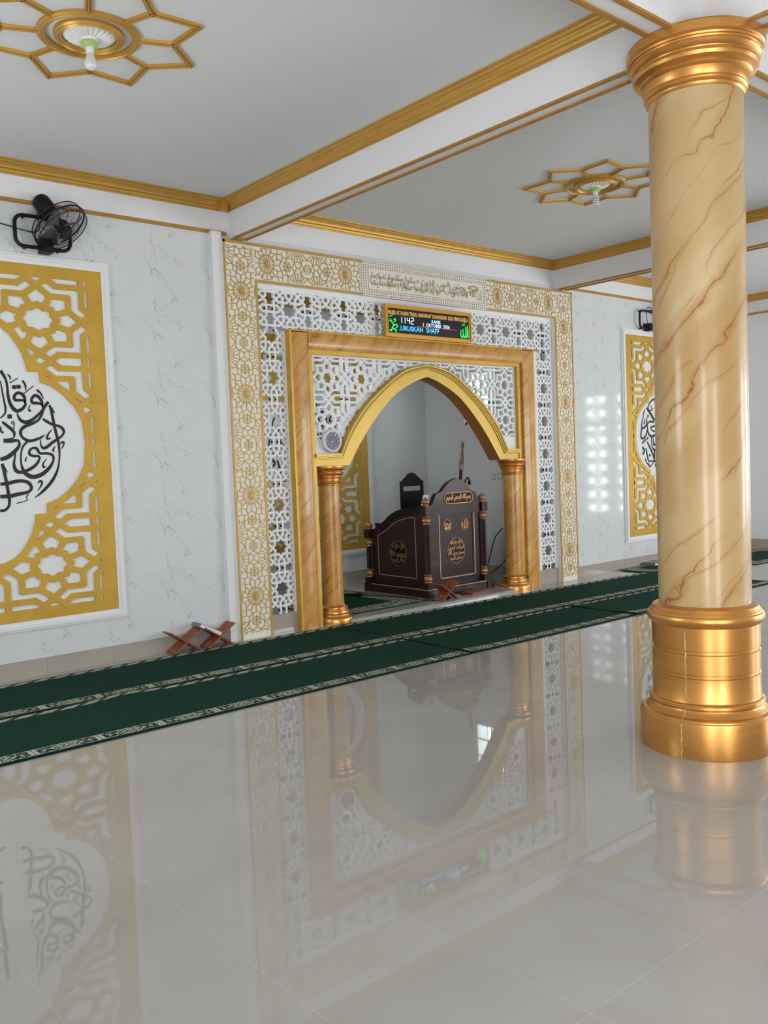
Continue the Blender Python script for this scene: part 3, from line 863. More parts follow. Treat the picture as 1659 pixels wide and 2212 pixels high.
def tiled(unit, cx, cz, tx, tz, x0, x1, z0, z1):
    """unit pattern repeated about (cx, cz) and clipped to a rectangle"""
    out = []; seen = set()
    for i in range(math.floor((x0-cx)/tx)-1, math.ceil((x1-cx)/tx)+2):
        for j in range(math.floor((z0-cz)/tz)-1, math.ceil((z1-cz)/tz)+2):
            for (p, q) in unit:
                P = (cx+(i+p[0])*tx, cz+(j+p[1])*tz); Q = (cx+(i+q[0])*tx, cz+(j+q[1])*tz)
                k = tuple(sorted(((round(P[0],3), round(P[1],3)), (round(Q[0],3), round(Q[1],3)))))
                if k in seen: continue
                seen.add(k)
                s_ = clip_seg(P, Q, x0, x1, z0, z1)
                if s_: out.append(s_)
    return out

# ------------------------------------------------------------------ portal frame: cream relief with gold line work
FW, FH, FB = 5.42, 3.927, 0.372
portal = thing('portal_frame', 'tall cream relief frame with gold geometric line work around the mihrab', 'door frame', (FW/2, 0.0, 0))
Mf = Matrix.Translation((-FW/2, 0, 0))
MB(Mf).box(0, FB, 0.004, YW+0.06, 0, FH).build('jamb_board', M['cream'], portal)
MB(Mf).box(FW-FB, FW, 0.004, YW+0.06, 0, FH).build('jamb_board', M['cream'], portal)
MB(Mf).box(FB, FW-FB, 0.004, YW+0.06, FH-FB, FH).build('head_board', M['cream'], portal)
# plain white returns beside the boards
MB(Mf).box(-0.105, -0.0005, 0.028, YW+0.03, 0, 4.0).build('side_return', M['plaster'], portal)
# gold edge lines
g = MB(Mf)
for (x0, x1, z0, z1) in ((0, 0.020, 0, FH), (FW-0.020, FW, 0, FH), (0, FW, FH-0.024, FH+0.003)):
    MB(Mf).box(x0, x1, -0.004, 0.006, z0, z1).build('outer_gold_edge', M['gold_line'], portal)
for (x0, x1, z0, z1) in ((FB-0.022, FB, 0, FH-FB+0.022), (FW-FB, FW-FB+0.022, 0, FH-FB+0.022), (FB, 1.722, FH-FB, FH-FB+0.022), (3.712, FW-FB, FH-FB, FH-FB+0.022)):
    MB(Mf).box(x0, x1, -0.004, 0.006, z0, z1).build('inner_gold_edge', M['gold_line'], portal)

# the lace of rosettes, six-spoke hexagons and emblems
LACE = [[(470,1300),(550,1240),(550,1120)],[(455,945),(545,995),(545,1110),(462,1190)],[(457,1060),(455,945)],[(457,1060),(545,995)],[(457,1060),(545,1110)],[(457,1060),(462,1190)],
 [(545,1110),(640,1050),(745,1050)],[(762,1008),(745,1050),(762,1100)],[(640,1050),(635,1190)],[(550,1240),(640,1190),(700,1215),(775,1195)],[(700,1215),(705,1350),(775,1330)],
 [(550,1240),(575,1260),(605,1355),(705,1362)],[(705,1362),(715,1510),(788,1530)],[(788,1530),(792,1670)],[(445,915),(545,845),(630,910),(637,1050)],[(637,1040),(748,900)],
 [(445,770),(545,845)],[(445,770),(445,680)],[(445,680),(540,630)],[(540,630),(575,745),(545,845)],[(575,745),(760,750)],[(540,630),(440,560)],[(540,630),(615,575),(612,440)],
 [(540,630),(738,690)],[(545,845),(745,800)],[(630,910),(748,850)],[(615,575),(745,650)],[(690,690),(690,800)],[(625,450),(740,590)],[(435,555),(520,500),(515,440)],[(430,440),(435,555)],[(470,440),(475,500)]]
KU, KV = 0.150/300, 0.5035/1230
def lace_unit():
    """segments of one period as (across, along) in metres, rosette at the origin"""
    segs = []
    rel = lambda p: ((p[0]-(490-(1670-p[1])*0.0488))*KU, (1670-p[1])*KV)
    half = []
    for pl in LACE:
        pts = [rel(p) for p in pl]
        half += list(zip(pts, pts[1:]))
    for (p, q) in half:
        for sx in (1, -1):
            for sz in (1, -1):
                segs.append(((p[0]*sx, p[1]*sz), (q[0]*sx, q[1]*sz)))
    kr = 0.00046
    P = lambda r, a: (r*kr*1.06*math.cos(math.radians(a)), r*kr*math.sin(math.radians(a)))
    for k in range(16):
        a = 22.5*k
        segs.append((P(30, a), P(330, a)))
        segs.append((P(165, a), P(200, a+11.25))); segs.append((P(200, a+11.25), P(165, a+22.5)))
    return segs
LU = lace_unit()
PER = 1.007
def lace(across0, centres, lo, hi, vertical, name):
    """a strip of lace: across0 = centre line, lo..hi its extent"""
    mb = MB(Mf); w = 0.0078; hw = 0.152
    bars = []
    for c in centres:
        for (p, q) in LU:
            s_ = clip_seg((p[0], c+p[1]), (q[0], c+q[1]), -hw, hw, max(lo, c-PER/2), min(hi, c+PER/2))
            if not s_: continue
            (a, b), (c2, d) = s_
            bars.append(((across0+a, b), (across0+c2, d)) if vertical else ((b, across0+a), (d, across0+c2)))
        disc = [(0.021*math.cos(2*math.pi*k/14), 0.021*math.sin(2*math.pi*k/14)) for k in range(14)]
        if lo < c < hi:
            mb.prism([((across0+x, c+z) if vertical else (c+x, across0+z)) for x, z in disc], -0.006, 0.006)
    add_bars(mb, bars, w, 0.0, 0.006, 0.002, 0.0002)
    return mb.build(name, M['gold_line'], portal)
zc = [0.425+PER*k for k in range(-1, 5)]
lace(0.186, zc, 0.06, FH-0.045, True, 'gold_line_work')
lace(FW-0.186, zc, 0.06, FH-0.045, True, 'gold_line_work')
lace(FH-0.185, [0.494-1.0, 0.494, 1.496], 0.36, 1.70, False, 'gold_line_work')
lace(FH-0.185, [FW-1.496, FW-0.494, FW+0.51], 3.735, FW-0.36, False, 'gold_line_work')
# raised plaque with verse
PQ = (1.722, 3.712, 3.548, 3.925)
plq = MB(Mf).box(PQ[0], PQ[1], -0.016, 0.006, PQ[2], PQ[3]).build('verse_plaque', M['cream'], portal)
mb = MB(Mf)
ix0, ix1, iz0, iz1 = PQ[0]+0.078, PQ[1]-0.070, PQ[2]+0.068, PQ[3]-0.066
for (x0, x1, z0, z1) in ((ix0, ix1, iz0, iz0+0.006), (ix0, ix1, iz1-0.006, iz1), (ix0, ix0+0.006, iz0, iz1), (ix1-0.006, ix1, iz0, iz1)):
    mb.box(x0, x1, -0.019, -0.014, z0, z1)
mb.build('plaque_line', M['relief'], plq)
mb = MB(Mf)
def bead(x, z, s):
    mb.add([(x-s*1.1,-0.016,z-s),(x+s,-0.016,z-s),(x+s,-0.016,z+s),(x-s,-0.016,z+s),(x,-0.024,z)], [(0,1,4),(1,2,4),(2,3,4),(3,0,4)])
nb = 56
for k in range(nb):
    x = PQ[0]+0.018+(PQ[1]-PQ[0]-0.036)*k/(nb-1)
    for z in (PQ[2]+0.018, PQ[2]+0.048, PQ[3]-0.018, PQ[3]-0.048): bead(x, z, 0.0085)
for k in range(9):
    z = PQ[2]+0.075+(PQ[3]-PQ[2]-0.15)*k/8
    for x in (PQ[0]+0.018, PQ[0]+0.048, PQ[1]-0.018, PQ[1]-0.048): bead(x, z, 0.0085)
mb.build('bead_border', M['relief'], plq)['kind'] = 'stuff'
mb = MB(Mf)
words = ['إن الله و', 'ملائكته يصلون', 'على النبي', 'يا أيها الذين', 'أمنوا صلوا', 'عليه و سلموا', 'تسليما']
wx1 = ix1-0.045; wx0 = ix0+0.045
wd = (wx1-wx0)/len(words)
for k, w in enumerate(words):
    a, b = wx1-(k+1)*wd-0.012, wx1-k*wd+0.012
    zb = iz0+0.030
    put_text(mb, arabic(w), a, b, zb, zb+0.130, -0.0185, bold=0.0016)
    put_text(mb, arabic(w.split(' ')[-1]), a+0.02, b-0.05, zb+0.085, zb+0.172, -0.0195, bold=0.0014)
    rnd = random.Random(k)
    for j in range(7):
        x = a+0.03+rnd.random()*(wd-0.06); z = iz0+0.03+rnd.random()*0.17
        mb.stroke([(x, z, 0.004), (x+0.014, z+0.011, 0.008)], -0.0205, -0.016)
mb.build('verse_lettering', M['relief'], plq)['kind'] = 'stuff'

# ------------------------------------------------------------------ outer pierced screen
YL = 0.068
scr = thing('pierced_screen', 'white pierced star lattice between the cream frame and marble surround', 'lattice screen', (FW/2, YL, 0))
def screen_part(name, segs, w, x0, x1, z0, z1, margin, depth, parent, mat, origin, holes=True):
    mb = MB(Matrix.Translation((-origin[0], -origin[1], 0)))
    add_bars(mb, segs, w, YL, YL+depth, base=1)
    if margin:
        l, r, b_, t = margin
        if l: mb.box(x0-l, x0, YL, YL+depth, z0-b_, z1+t)
        if r: mb.box(x1, x1+r, YL, YL+depth, z0-b_, z1+t)
        if b_: mb.box(x0, x1, YL, YL+depth, z0-b_, z0)
        if t: mb.box(x0, x1, YL, YL+depth, z1, z1+t)
    return mb.build(name, mat, parent)
SO = (FW/2, YL)
T2 = 0.434
segs = tiled(OCT, 0.558, 2.615, T2, T2, FB, 0.716, 0.19, 3.10)
screen_part('side_lattice', segs, 0.0228, FB, 0.70, 0.19, 3.10, (0.02, 0.05, 0, 0), 0.032, scr, M['screen'], SO)
segs = tiled(OCT, FW-0.558, 2.615, T2, T2, FW-0.716, 5.005, 0.19, 3.10)
screen_part('side_lattice', segs, 0.0228, FW-0.70, 5.005, 0.19, 3.10, (0.05, 0.06, 0, 0), 0.032, scr, M['screen'], SO)
segs = tiled(OCT, 0.795, 3.318, 0.478, T2, FB, 5.005, 3.10, 3.502)
screen_part('top_lattice', segs, 0.0228, FB, 5.005, 3.10, 3.502, (0.02, 0.06, 0, 0.07), 0.032, scr, M['screen'], SO)
for (xa, xb) in ((FB, 0.74), (4.56, 5.05)):
    o = MB(Matrix.Translation((-FW/2, -YL, 0))).box(xa, xb, YL-0.004, YL+0.03, 0, 0.19).build('plinth_tile', M['skirt'], scr)

# ------------------------------------------------------------------ warm marble surround
SX0, SX1, SZ1 = 0.722, 4.573, 3.112
sur = thing('marble_surround', 'amber veined marble surround with gold fillets inside the white screen', 'door surround', (FW/2, 0, 0))
def cushion(mb, axis, a0, a1, lo, hi, front, back):
    """a length of marble with softly rounded front: axis 'z' = upright between lo..hi, axis 'x' = lintel"""
    n = 8; prof = []
    for k in range(n+1):
        t = k/n
        prof.append((a0+(a1-a0)*t, front-0.018*math.sin(math.pi*t)**0.5))
    prof = [(a0, back)]+prof+[(a1, back)]
    vs = []
    for e in (lo, hi):
        for (u, y) in prof: vs.append((u, y, e) if axis == 'z' else (e, y, u))
    m = len(prof)
    fs = [(i, i+1, m+i+1, m+i) for i in range(m-1)]+[tuple(range(m)), tuple(range(2*m-1, m-1, -1))]
    if axis == 'z': fs = [tuple(reversed(f)) for f in fs]
    mb.add(vs, fs)
Ms = Matrix.Translation((-FW/2, 0, 0))
for (a, b) in ((SX0+0.025, SX0+0.235), (SX1-0.235, SX1-0.025)):
    mb = MB(Ms); cushion(mb, 'z', a, b, 0.0, SZ1-0.026, -0.012, 0.12); mb.build('jamb', M['surround'], sur, smooth=40)
mb = MB(Ms); cushion(mb, 'x', SZ1-0.19, SZ1-0.012, SX0+0.23, SX1-0.23, -0.010, 0.12); mb.build('lintel', M['surround'], sur, smooth=40)
for nm, bx in (('gold_fillet', (SX0, SX0+0.026, -0.012, 0.12, 0, SZ1)), ('gold_fillet', (SX1-0.026, SX1, -0.012, 0.12, 0, SZ1)), ('gold_fillet', (SX0+0.026, SX1-0.026, -0.012, 0.12, SZ1-0.013, SZ1)),
               ('gold_fillet', (SX0+0.232, SX0+0.300, 0.020, 0.12, 0, SZ1-0.188)), ('gold_fillet', (SX1-0.300, SX1-0.232, 0.020, 0.12, 0, SZ1-0.188)), ('gold_fillet', (SX0+0.300, SX1-0.300, 0.020, 0.12, SZ1-0.235, SZ1-0.188))):
    MB(Ms).box(*bx).build(nm, M['gold_panel'], sur)

# ------------------------------------------------------------------ spandrel screen and arch
OX0, OX1 = SX0+0.300, SX1-0.300                       # clear opening between the gold fillets
OZ1 = SZ1-0.235
CXA = 2.69
ARC_OUT = [(2.69,2.838),(2.75,2.831),(3.043,2.772),(3.266,2.650),(3.454,2.519),(3.647,2.371),(3.841,2.163),(3.963,1.979),(4.040,1.826)]
ARC_IN = [(2.69,2.694),(2.725,2.685),(2.888,2.635),(3.163,2.501),(3.368,2.341),(3.558,2.149),(3.711,1.970),(3.847,1.783),(3.914,1.690)]
def resample(pl, n):
    L = [0.0]
    for a, b in zip(pl, pl[1:]): L.append(L[-1]+math.dist(a, b))
    out = []
    # smooth by Catmull-Rom in arc length
    for k in range(n+1):
        s_ = L[-1]*k/n; i = 0
        while i < len(pl)-2 and L[i+1] < s_: i += 1
        t = (s_-L[i])/(L[i+1]-L[i])
        P = [pl[max(i-1,0)], pl[i], pl[i+1], pl[min(i+2,len(pl)-1)]]
        out.append(tuple(0.5*((2*P[1][c])+(P[2][c]-P[0][c])*t+(2*P[0][c]-5*P[1][c]+4*P[2][c]-P[3][c])*t*t+(3*P[1][c]-P[0][c]-3*P[2][c]+P[3][c])*t**3) for c in (0,1)))
    return out
NA = 22
RO, RI = resample(ARC_OUT[1:], NA), resample(ARC_IN[1:], NA)
RO[0] = (CXA, 2.838); RI[0] = (CXA, 2.694)
mirror = lambda P: [(2*CXA-x, z) for x, z in P]
curve_out = mirror(RO)[::-1][:-1]+RO                   # left foot -> apex -> right foot
curve_in = mirror(RI)[::-1][:-1]+RI
arch_poly = curve_out                                  # closed by its chord: everything under the arch
under = [(curve_out[0][0]+0.02, 1.70)]+[(CXA+(x-CXA)*0.985, z-0.02) for x, z in curve_out]+[(curve_out[-1][0]-0.02, 1.70)]
mb = MB(Matrix.Translation((-CXA, -YL, 0)))
zlo, zhi = 1.985, 2.857
bars = []
for p, q in tiled(ROS, 1.259, 2.640, 0.4707, 0.443, OX0+0.018, OX1-0.03, zlo, zhi): bars += cut_outside(p, q, under)
add_bars(mb, bars, 0.0245, YL, YL+0.040, 0.008, base=1)
for (x0, x1, z0, z1) in ((OX0-0.02, OX1+0.02, zhi, OZ1+0.02), (OX0-0.02, OX0+0.018, 1.80, zhi), (OX1-0.03, OX1+0.02, 1.80, zhi)):
    mb.box(x0, x1, YL, YL+0.040, z0, z1)
mb.box(OX0+0.018, curve_out[0][0]+0.09, YL, YL+0.040, 1.80, zlo)
mb.box(curve_out[-1][0]-0.09, OX1-0.03, YL, YL+0.040, 1.80, zlo)
tag(mb.build('spandrel_screen', M['screen'], None, loc=(CXA, YL, 0)), 'white pierced star screen above the gold pointed arch', 'lattice screen')
arch = thing('pointed_arch', 'gold pointed arch moulding resting on the two small columns', 'arch', (CXA, 0.03, 0))
Ma = Matrix.Translation((-CXA, -0.03, 0))
def lerp(t): return [(a[0]+(b[0]-a[0])*t, a[1]+(b[1]-a[1])*t) for a, b in zip(curve_out, curve_in)]
def arch_band(name, prof, mat):
    """prof = [(t from outer to inner, y)]"""
    mb = MB(Ma); rows = [[(x, y, z) for x, z in lerp(t)] for t, y in prof]
    n = len(rows[0]); vs = [p for r in rows for p in r]
    fs = [(i*n+k, (i+1)*n+k, (i+1)*n+k+1, i*n+k+1) for i in range(len(rows)-1) for k in range(n-1)]
    mb.add(vs, [tuple(reversed(f)) for f in fs])
    return mb.build(name, mat, arch, smooth=30)
arch_band('archivolt', [(0.0,0.10),(0.0,0.005),(0.06,-0.002),(0.13,0.0),(0.15,0.010),(0.22,0.006),(0.28,0.010),(0.30,0.020),(0.38,0.020),(0.40,0.032),(1.0,0.034)], M['gold_arch'])
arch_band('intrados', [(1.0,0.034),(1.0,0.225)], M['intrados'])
arch_band('back_band', [(1.0,0.225),(0.0,0.225),(0.0,0.10)], M['plaster'])
for sgn in (-1, 1):
    x_in = CXA+sgn*(curve_in[-1][0]-CXA); x_o = CXA+sgn*(curve_out[-1][0]-CXA); x_w = OX0-0.01 if sgn < 0 else OX1+0.01
    mb = MB(Ma)
    zt = 1.826; lo = 1.694
    pr = [(1.694, 0.034), (1.766, 0.032), (1.768, 0.020), (1.782, 0.018), (1.785, 0.008), (1.800, 0.006), (1.802, -0.002), (1.826, -0.002)]
    for (z0, y0), (z1, y1) in zip(pr, pr[1:]):
        if z1-z0 < 0.004: continue
        f = lambda z: x_in+(x_o-x_in)*min(1, max(0, (z-1.690)/(1.826-1.690)))
        poly = [(f(z0), z0), (f(z1), z1), (x_w, z1), (x_w, z0)]
        mb.prism(poly if sgn > 0 else poly[::-1], min(y0, y1), 0.225)
    mb.build('impost', M['gold_arch'], arch)

# ------------------------------------------------------------------ the two small columns
def small_column(x, label):
    root = thing('portal_column', label, 'column', (x, 0.10, 0), math.radians(-135), 'small marbled columns of the mihrab arch')
    MB().lathe([(0.212,0.0),(0.214,0.05),(0.208,0.062),(0.190,0.070),(0.178,0.085),(0.176,0.095),(0.168,0.100),(0.170,0.118),(0.166,0.132),(0.148,0.138),(0.144,0.150),(0.150,0.158),(0.149,0.172),(0.136,0.180),(0.120,0.192)], 48).build('base', M['copper'], root, smooth=30)
    MB().lathe([(0.1125,0.18),(0.1125,1.50)], 48).build('shaft', M['column'], root, smooth=30)
    MB().lathe([(0.116,1.485),(0.126,1.490),(0.128,1.502),(0.122,1.508),(0.132,1.514),(0.135,1.526),(0.128,1.534),(0.132,1.560),(0.146,1.572),(0.148,1.584),(0.142,1.590),(0.150,1.600),(0.166,1.612),(0.170,1.630),(0.163,1.642),(0.172,1.650),(0.180,1.662),(0.176,1.670),(0.182,1.676),(0.184,1.694)], 48).build('capital', M['copper'], root, smooth=30)
small_column(1.232, 'small amber marbled column on the left side of the arch, under the wall clock')
small_column(4.195, 'small amber marbled column on the right side of the arch, beside the pulpit')

# ------------------------------------------------------------------ niche behind the arch
NT = 4.16
nb_ = struct(MB().box(NX0-0.3, NX1+0.25, NY1, NY1+0.1, 0, NT+0.1).build('wall_niche_back', M['niche']), 'plain grey white back wall of the prayer niche')
WN = (0.98, 1.60, 2.22, 2.98)
W_ADDED = (0.85, 1.65, 2.1, 3.0)  # unseen left-hand window, added to brighten the niche
mb = MB(); nx = NX0-0.3
mb.box(nx, NX0, 0.245, W_ADDED[0], 0, NT+0.1); mb.box(nx, NX0, W_ADDED[1], NY1, 0, NT+0.1)
mb.box(nx, NX0, W_ADDED[0], W_ADDED[1], 0, W_ADDED[2]); mb.box(nx, NX0, W_ADDED[0], W_ADDED[1], W_ADDED[3], NT+0.1)
struct(mb.build('wall_niche_left', M['niche']))
struct(MB().box(nx+0.1, nx+0.15, W_ADDED[0], W_ADDED[0]+0.05, W_ADDED[2], W_ADDED[3]).box(nx+0.1, nx+0.15, W_ADDED[1]-0.05, W_ADDED[1], W_ADDED[2], W_ADDED[3]).box(nx+0.1, nx+0.15, (W_ADDED[0]+W_ADDED[1])/2-0.025, (W_ADDED[0]+W_ADDED[1])/2+0.025, W_ADDED[2], W_ADDED[3]).build('window_8', M['plaster']))  # frame of the added left-hand window
daylight('niche_side_light', (nx-0.05, (W_ADDED[0]+W_ADDED[1])/2, (W_ADDED[2]+W_ADDED[3])/2), (H, 0, -H), W_ADDED[1]-W_ADDED[0], W_ADDED[3]-W_ADDED[2], RAD)  # fill light for the niche, set in the added left opening
mb = MB()
mb.box(NX1, NX1+0.25, 0.245, WN[0], 0, NT+0.1); mb.box(NX1, NX1+0.25, WN[1], NY1, 0, NT+0.1)
mb.box(NX1, NX1+0.25, WN[0], WN[1], 0, WN[2]); mb.box(NX1, NX1+0.25, WN[0], WN[1], WN[3], NT+0.1)
struct(mb.build('wall_niche_right', M['niche']))
struct(MB().box(NX0-0.3, NX1+0.25, 0.2, NY1+0.1, NT, NT+0.1).build('ceiling_niche', M['ceiling']))
struct(MB().box(0.36, 5.06, 0.225, 0.30, 3.56, NT).build('wall_niche_head', M['niche']))
win = struct(MB().box(NX1+0.02, NX1+0.07, WN[0], WN[0]+0.035, WN[2], WN[3]).box(NX1+0.02, NX1+0.07, WN[1]-0.035, WN[1], WN[2], WN[3])
    .box(NX1+0.02, NX1+0.07, WN[0], WN[1], WN[2], WN[2]+0.035).box(NX1+0.02, NX1+0.07, WN[0], WN[1], WN[3]-0.035, WN[3]).build('window_9', M['plaster']), 'small gridded window high in the niche side wall')
ncols, nrows = 2, 3
for k in range(1, nrows):
    z = WN[2]+(WN[3]-WN[2])*k/nrows
    MB().box(NX1+0.03, NX1+0.06, WN[0], WN[1], z-0.012, z+0.012).build('glazing_bar', M['plaster'], win)
MB().box(NX1+0.03, NX1+0.06, (WN[0]+WN[1])/2-0.012, (WN[0]+WN[1])/2+0.012, WN[2], WN[3]).build('glazing_bar', M['plaster'], win)
for a in range(ncols):
    for b in range(nrows):
        y0 = WN[0]+(WN[1]-WN[0])*a/ncols; y1 = WN[0]+(WN[1]-WN[0])*(a+1)/ncols
        z0 = WN[2]+(WN[3]-WN[2])*b/nrows; z1 = WN[2]+(WN[3]-WN[2])*(b+1)/nrows
        MB().box(NX1+0.043, NX1+0.047, y0, y1, z0, z1).build('pane', M['glass'], win)
daylight('niche_side_light', (NX1+0.30, (WN[0]+WN[1])/2, (WN[2]+WN[3])/2), (H, 0, H), 0.62, 0.76, RAD)
# gold mouldings in the niche
n_trim += 1
tn = struct(MB().box(NX0, NX1, NY1-0.05, NY1, 3.86, 3.95).box(NX0, NX1, NY1-0.09, NY1, 3.95, 3.99).build('trim_%d' % n_trim, M['gold_trim']))
struct(MB().box(NX0, NX1, NY1-0.012, NY1, NZF, NZF+0.128).build('baseboard_niche_back', M['skirt']))
struct(MB().box(NX1-0.012, NX1, 0.3, NY1, NZF, NZF+0.128).build('baseboard_niche_right', M['skirt']))
nfl = struct(MB().box(NX0, NX1, 0.10, NY1, 0.0, NZF-0.002).box(1.30, 3.925, -0.135, 0.10, 0.0, NZF-0.002).build('floor_niche', M['grout']), 'raised tiled floor of the niche')
y = -0.135; rows_y = [(-0.135, 0.10)]+[(0.10+0.6*k, min(0.10+0.6*(k+1), NY1)) for k in range(4)]
for (ya, yb) in rows_y:
    xa, xb = (1.30, 3.925) if ya < 0 else (NX0, NX1)
    x = 1.30-0.6*2
    while x < xb-0.01:
        p, q = max(x, xa), min(x+0.6, xb)
        if q-p > 0.01: MB().box(p+0.0015, q-0.0015, ya+(0 if ya < 0 else 0.0015), yb-0.0015, NZF-0.012, NZF).build('floor_tile', M['floor'], nfl)
        x += 0.6
MB().box(1.30, 3.925, -0.139, -0.133, 0.0, NZF).build('step_riser', M['floor'], nfl)
CALLIG_R=[[130,602,19,151,567,18,169,525,14,177,471,14,179,398,16,190,338,19,211,296,22,242,271,23,282,284,19,311,315,16,321,337,12],[125,518,5,132,452,9,142,367,10,152,295,12,143,246,10,106,210,8],[315,334,9,312,383,18,290,413,19,257,421,18,229,393,17,233,363,19,269,360,16,304,358,14,318,327,10],[457,311,9,453,354,17,428,391,19,398,403,18,369,371,16,376,341,19,412,338,18,449,329,13,458,298,9,442,267,12,406,230,16,355,192,19,306,177,22,271,192,19,251,223,12,245,253,6],[186,574,6,203,553,10,207,529,4],[197,502,5,265,543,5],[302,526,12,324,487,12,325,444,5],[308,416,5,391,483,5],[416,450,14,448,422,10,470,373,3],[216,481,3,232,468,29,246,454,3],[253,486,3,269,472,29,283,458,3],[165,239,3,181,224,32,197,209,3],[354,322,4,340,291,6,348,272,13,357,279,5],[509,349,16,486,324,17,462,286,14,443,236,13,410,192,13,359,165,17,304,143,19,272,119,17,261,85,16,274,51,14,315,23,19,357,22,17,420,43,14,458,68,5],[314,14,13,282,-17,12,262,-59,10,252,-121,10,254,-182,12,269,-232,22,303,-270,26,351,-285,26,414,-268,25,465,-232,22,506,-184,17,524,-140,14,517,-105,17,474,-89,16,412,-86,16,390,-49,18,360,-40,14,328,-61,14,326,-92,17,355,-108,16,398,-112,14,406,-131,13,382,-174,17,337,-210,19,287,-233,19],[517,324,14,532,262,17,545,168,18,559,86,18,574,10,17,579,-66,13,575,-135,10,561,-210,12,531,-279,17,490,-340,19,430,-400,17,379,-441,10,344,-461,3],[528,299,19,560,253,3],[454,205,13,490,180,17,538,155,16,588,143,16,621,117,18,626,86,14,602,54,13,562,29,16,516,-2,18,477,-32,19,445,-44,18,425,-19,10,422,25,5],[454,202,10,500,190,3],[119,180,13,155,149,18,194,113,18,210,85,16,205,52,8,184,40,9,124,25,19],[121,25,26,183,21,22,231,24,17,247,2,14,239,-28,18,201,-70,22,146,-112,25,86,-132,22],[210,-77,9,201,-126,10,192,-180,16,210,-230,22,251,-244,19,275,-232,13],[98,-165,17,109,-226,18,120,-300,18,128,-361,18,135,-429,18,138,-484,17,127,-526,14,96,-552,16,60,-555,17],[103,-184,16,138,-240,3],[74,-334,19,132,-331,21,192,-318,22,252,-315,19,300,-332,21,322,-364,19,317,-392,16,289,-412,17,216,-424,22,138,-438,23,67,-437,22],[526,114,4,490,74,9,481,36,14,513,39,4],[543,-30,4,525,-61,10,534,-77,6],[592,-9,6,612,10,10,620,-9,10,602,-50,3],[465,-135,4,434,-175,9,436,-206,13,455,-201,4],[304,-113,4,287,-140,9,295,-153,6],[378,-342,5,401,-321,13,415,-343,12,375,-407,3],[108,143,5,103,113,10,116,89,10,123,101,4],[300,-428,6,278,-449,5,285,-474,5,266,-485,5,236,-493,5,206,-497,5,196,-506,5],[192,177,5,207,183,5,215,168,5,200,161,5,192,174,5],[215,161,5,207,119,5]]
CALLIG_L=[[-288,563,23,-379,522,16,-441,461,15,-455,414,15,-420,388,13,-361,388,8,-324,416,8],[-282,564,19,-261,483,23,-247,383,21,-240,248,19,-240,114,19,-232,-8,15],[-496,420,19,-444,381,27,-375,321,31,-306,255,27,-186,242,23,-88,256,19],[-550,387,16,-581,333,11,-589,280,10,-620,234,10,-634,168,13,-630,122,21,-584,121,24,-536,148,19,-499,188,19,-502,248,16,-513,281,8],[-636,122,16,-656,49,18,-664,-4,19,-636,-37,24,-578,-24,21,-517,28,16,-497,95,15],[-493,181,19,-484,115,16,-469,54,19,-423,7,24,-365,-10,26,-292,6,27,-220,-8,29,-197,-42,27,-211,-89,23,-261,-122,27,-316,-135,26,-332,-87,11,-336,-34,8],[-427,221,19,-368,215,21,-320,208,18,-325,241,8],[-427,214,18,-475,188,16],[-395,134,18,-311,147,21,-215,141,23,-240,100,18,-314,67,18,-384,101,15,-395,134,15],[-377,-20,15,-380,-107,15,-359,-174,18,-313,-216,27,-240,-197,27,-189,-143,23],[-307,-222,23,-310,-290,24,-307,-384,26,-235,-386,24,-180,-360,21,-110,-308,16],[-498,-92,18,-453,-146,23,-397,-221,26,-340,-302,26,-307,-384,27],[-607,-163,24,-608,-190,32,-574,-217,15,-622,-263,13,-611,-276,11,-563,-231,10],[-537,-185,15,-516,-252,21,-496,-326,19,-463,-387,16,-403,-381,15,-308,-391,16],[-561,-344,16,-522,-405,13,-465,-440,23,-442,-474,11,-381,-436,11,-344,-397,11],[-297,-425,19,-264,-493,21,-217,-549,23,-176,-578,21,-73,-602,16],[-639,-103,8,-555,-51,8,-472,-16,8],[-634,-120,8,-544,-71,8,-460,-29,8],[-453,-280,3,-435,-294,35,-418,-307,3],[-567,247,8,-557,208,15,-581,181,10],[-476,314,11,-459,301,18,-472,274,6],[-394,455,6,-358,449,8,-371,422,8,-324,416,8],[-103,519,19,-120,384,21,-116,181,21,-136,-22,21,-132,-226,19]]

# ------------------------------------------------------------------ gold calligraphy panels
PW, PH = 1.03, 1.50                                    # half sizes
CART_R = [(0.810,0.003),(0.792,0.186),(0.733,0.307),(0.638,0.413),(0.542,0.482),(0.446,0.515),(0.443,0.601),(0.345,0.600),(0.335,0.663),(0.310,0.750),(0.266,0.832),(0.214,0.906),(0.151,0.957),(0.075,0.992),(0.0,1.005)]
def cart_poly(grow=0.0):
    q1 = [(x, z) for x, z in CART_R]
    q2 = [(-x, z) for x, z in reversed(CART_R[:-1])]
    up = q1+q2                                         # right -> top -> left
    dn = [(x, -z) for x, z in reversed(up[1:-1])]
    poly = up+dn
    if grow:
        out = []
        n = len(poly)
        for i in range(n):
            a, b, c = Vector(poly[i-1]), Vector(poly[i]), Vector(poly[(i+1) % n])
            n1 = Vector(((b-a).y, -(b-a).x)).normalized(); n2 = Vector(((c-b).y, -(c-b).x)).normalized()
            m = (n1+n2); m = m.normalized()*grow/max(0.5, m.normalized().dot(n1))
            out.append((b.x+m.x, b.y+m.y))
        return out
    return poly
def smooth_poly(poly):
    return poly
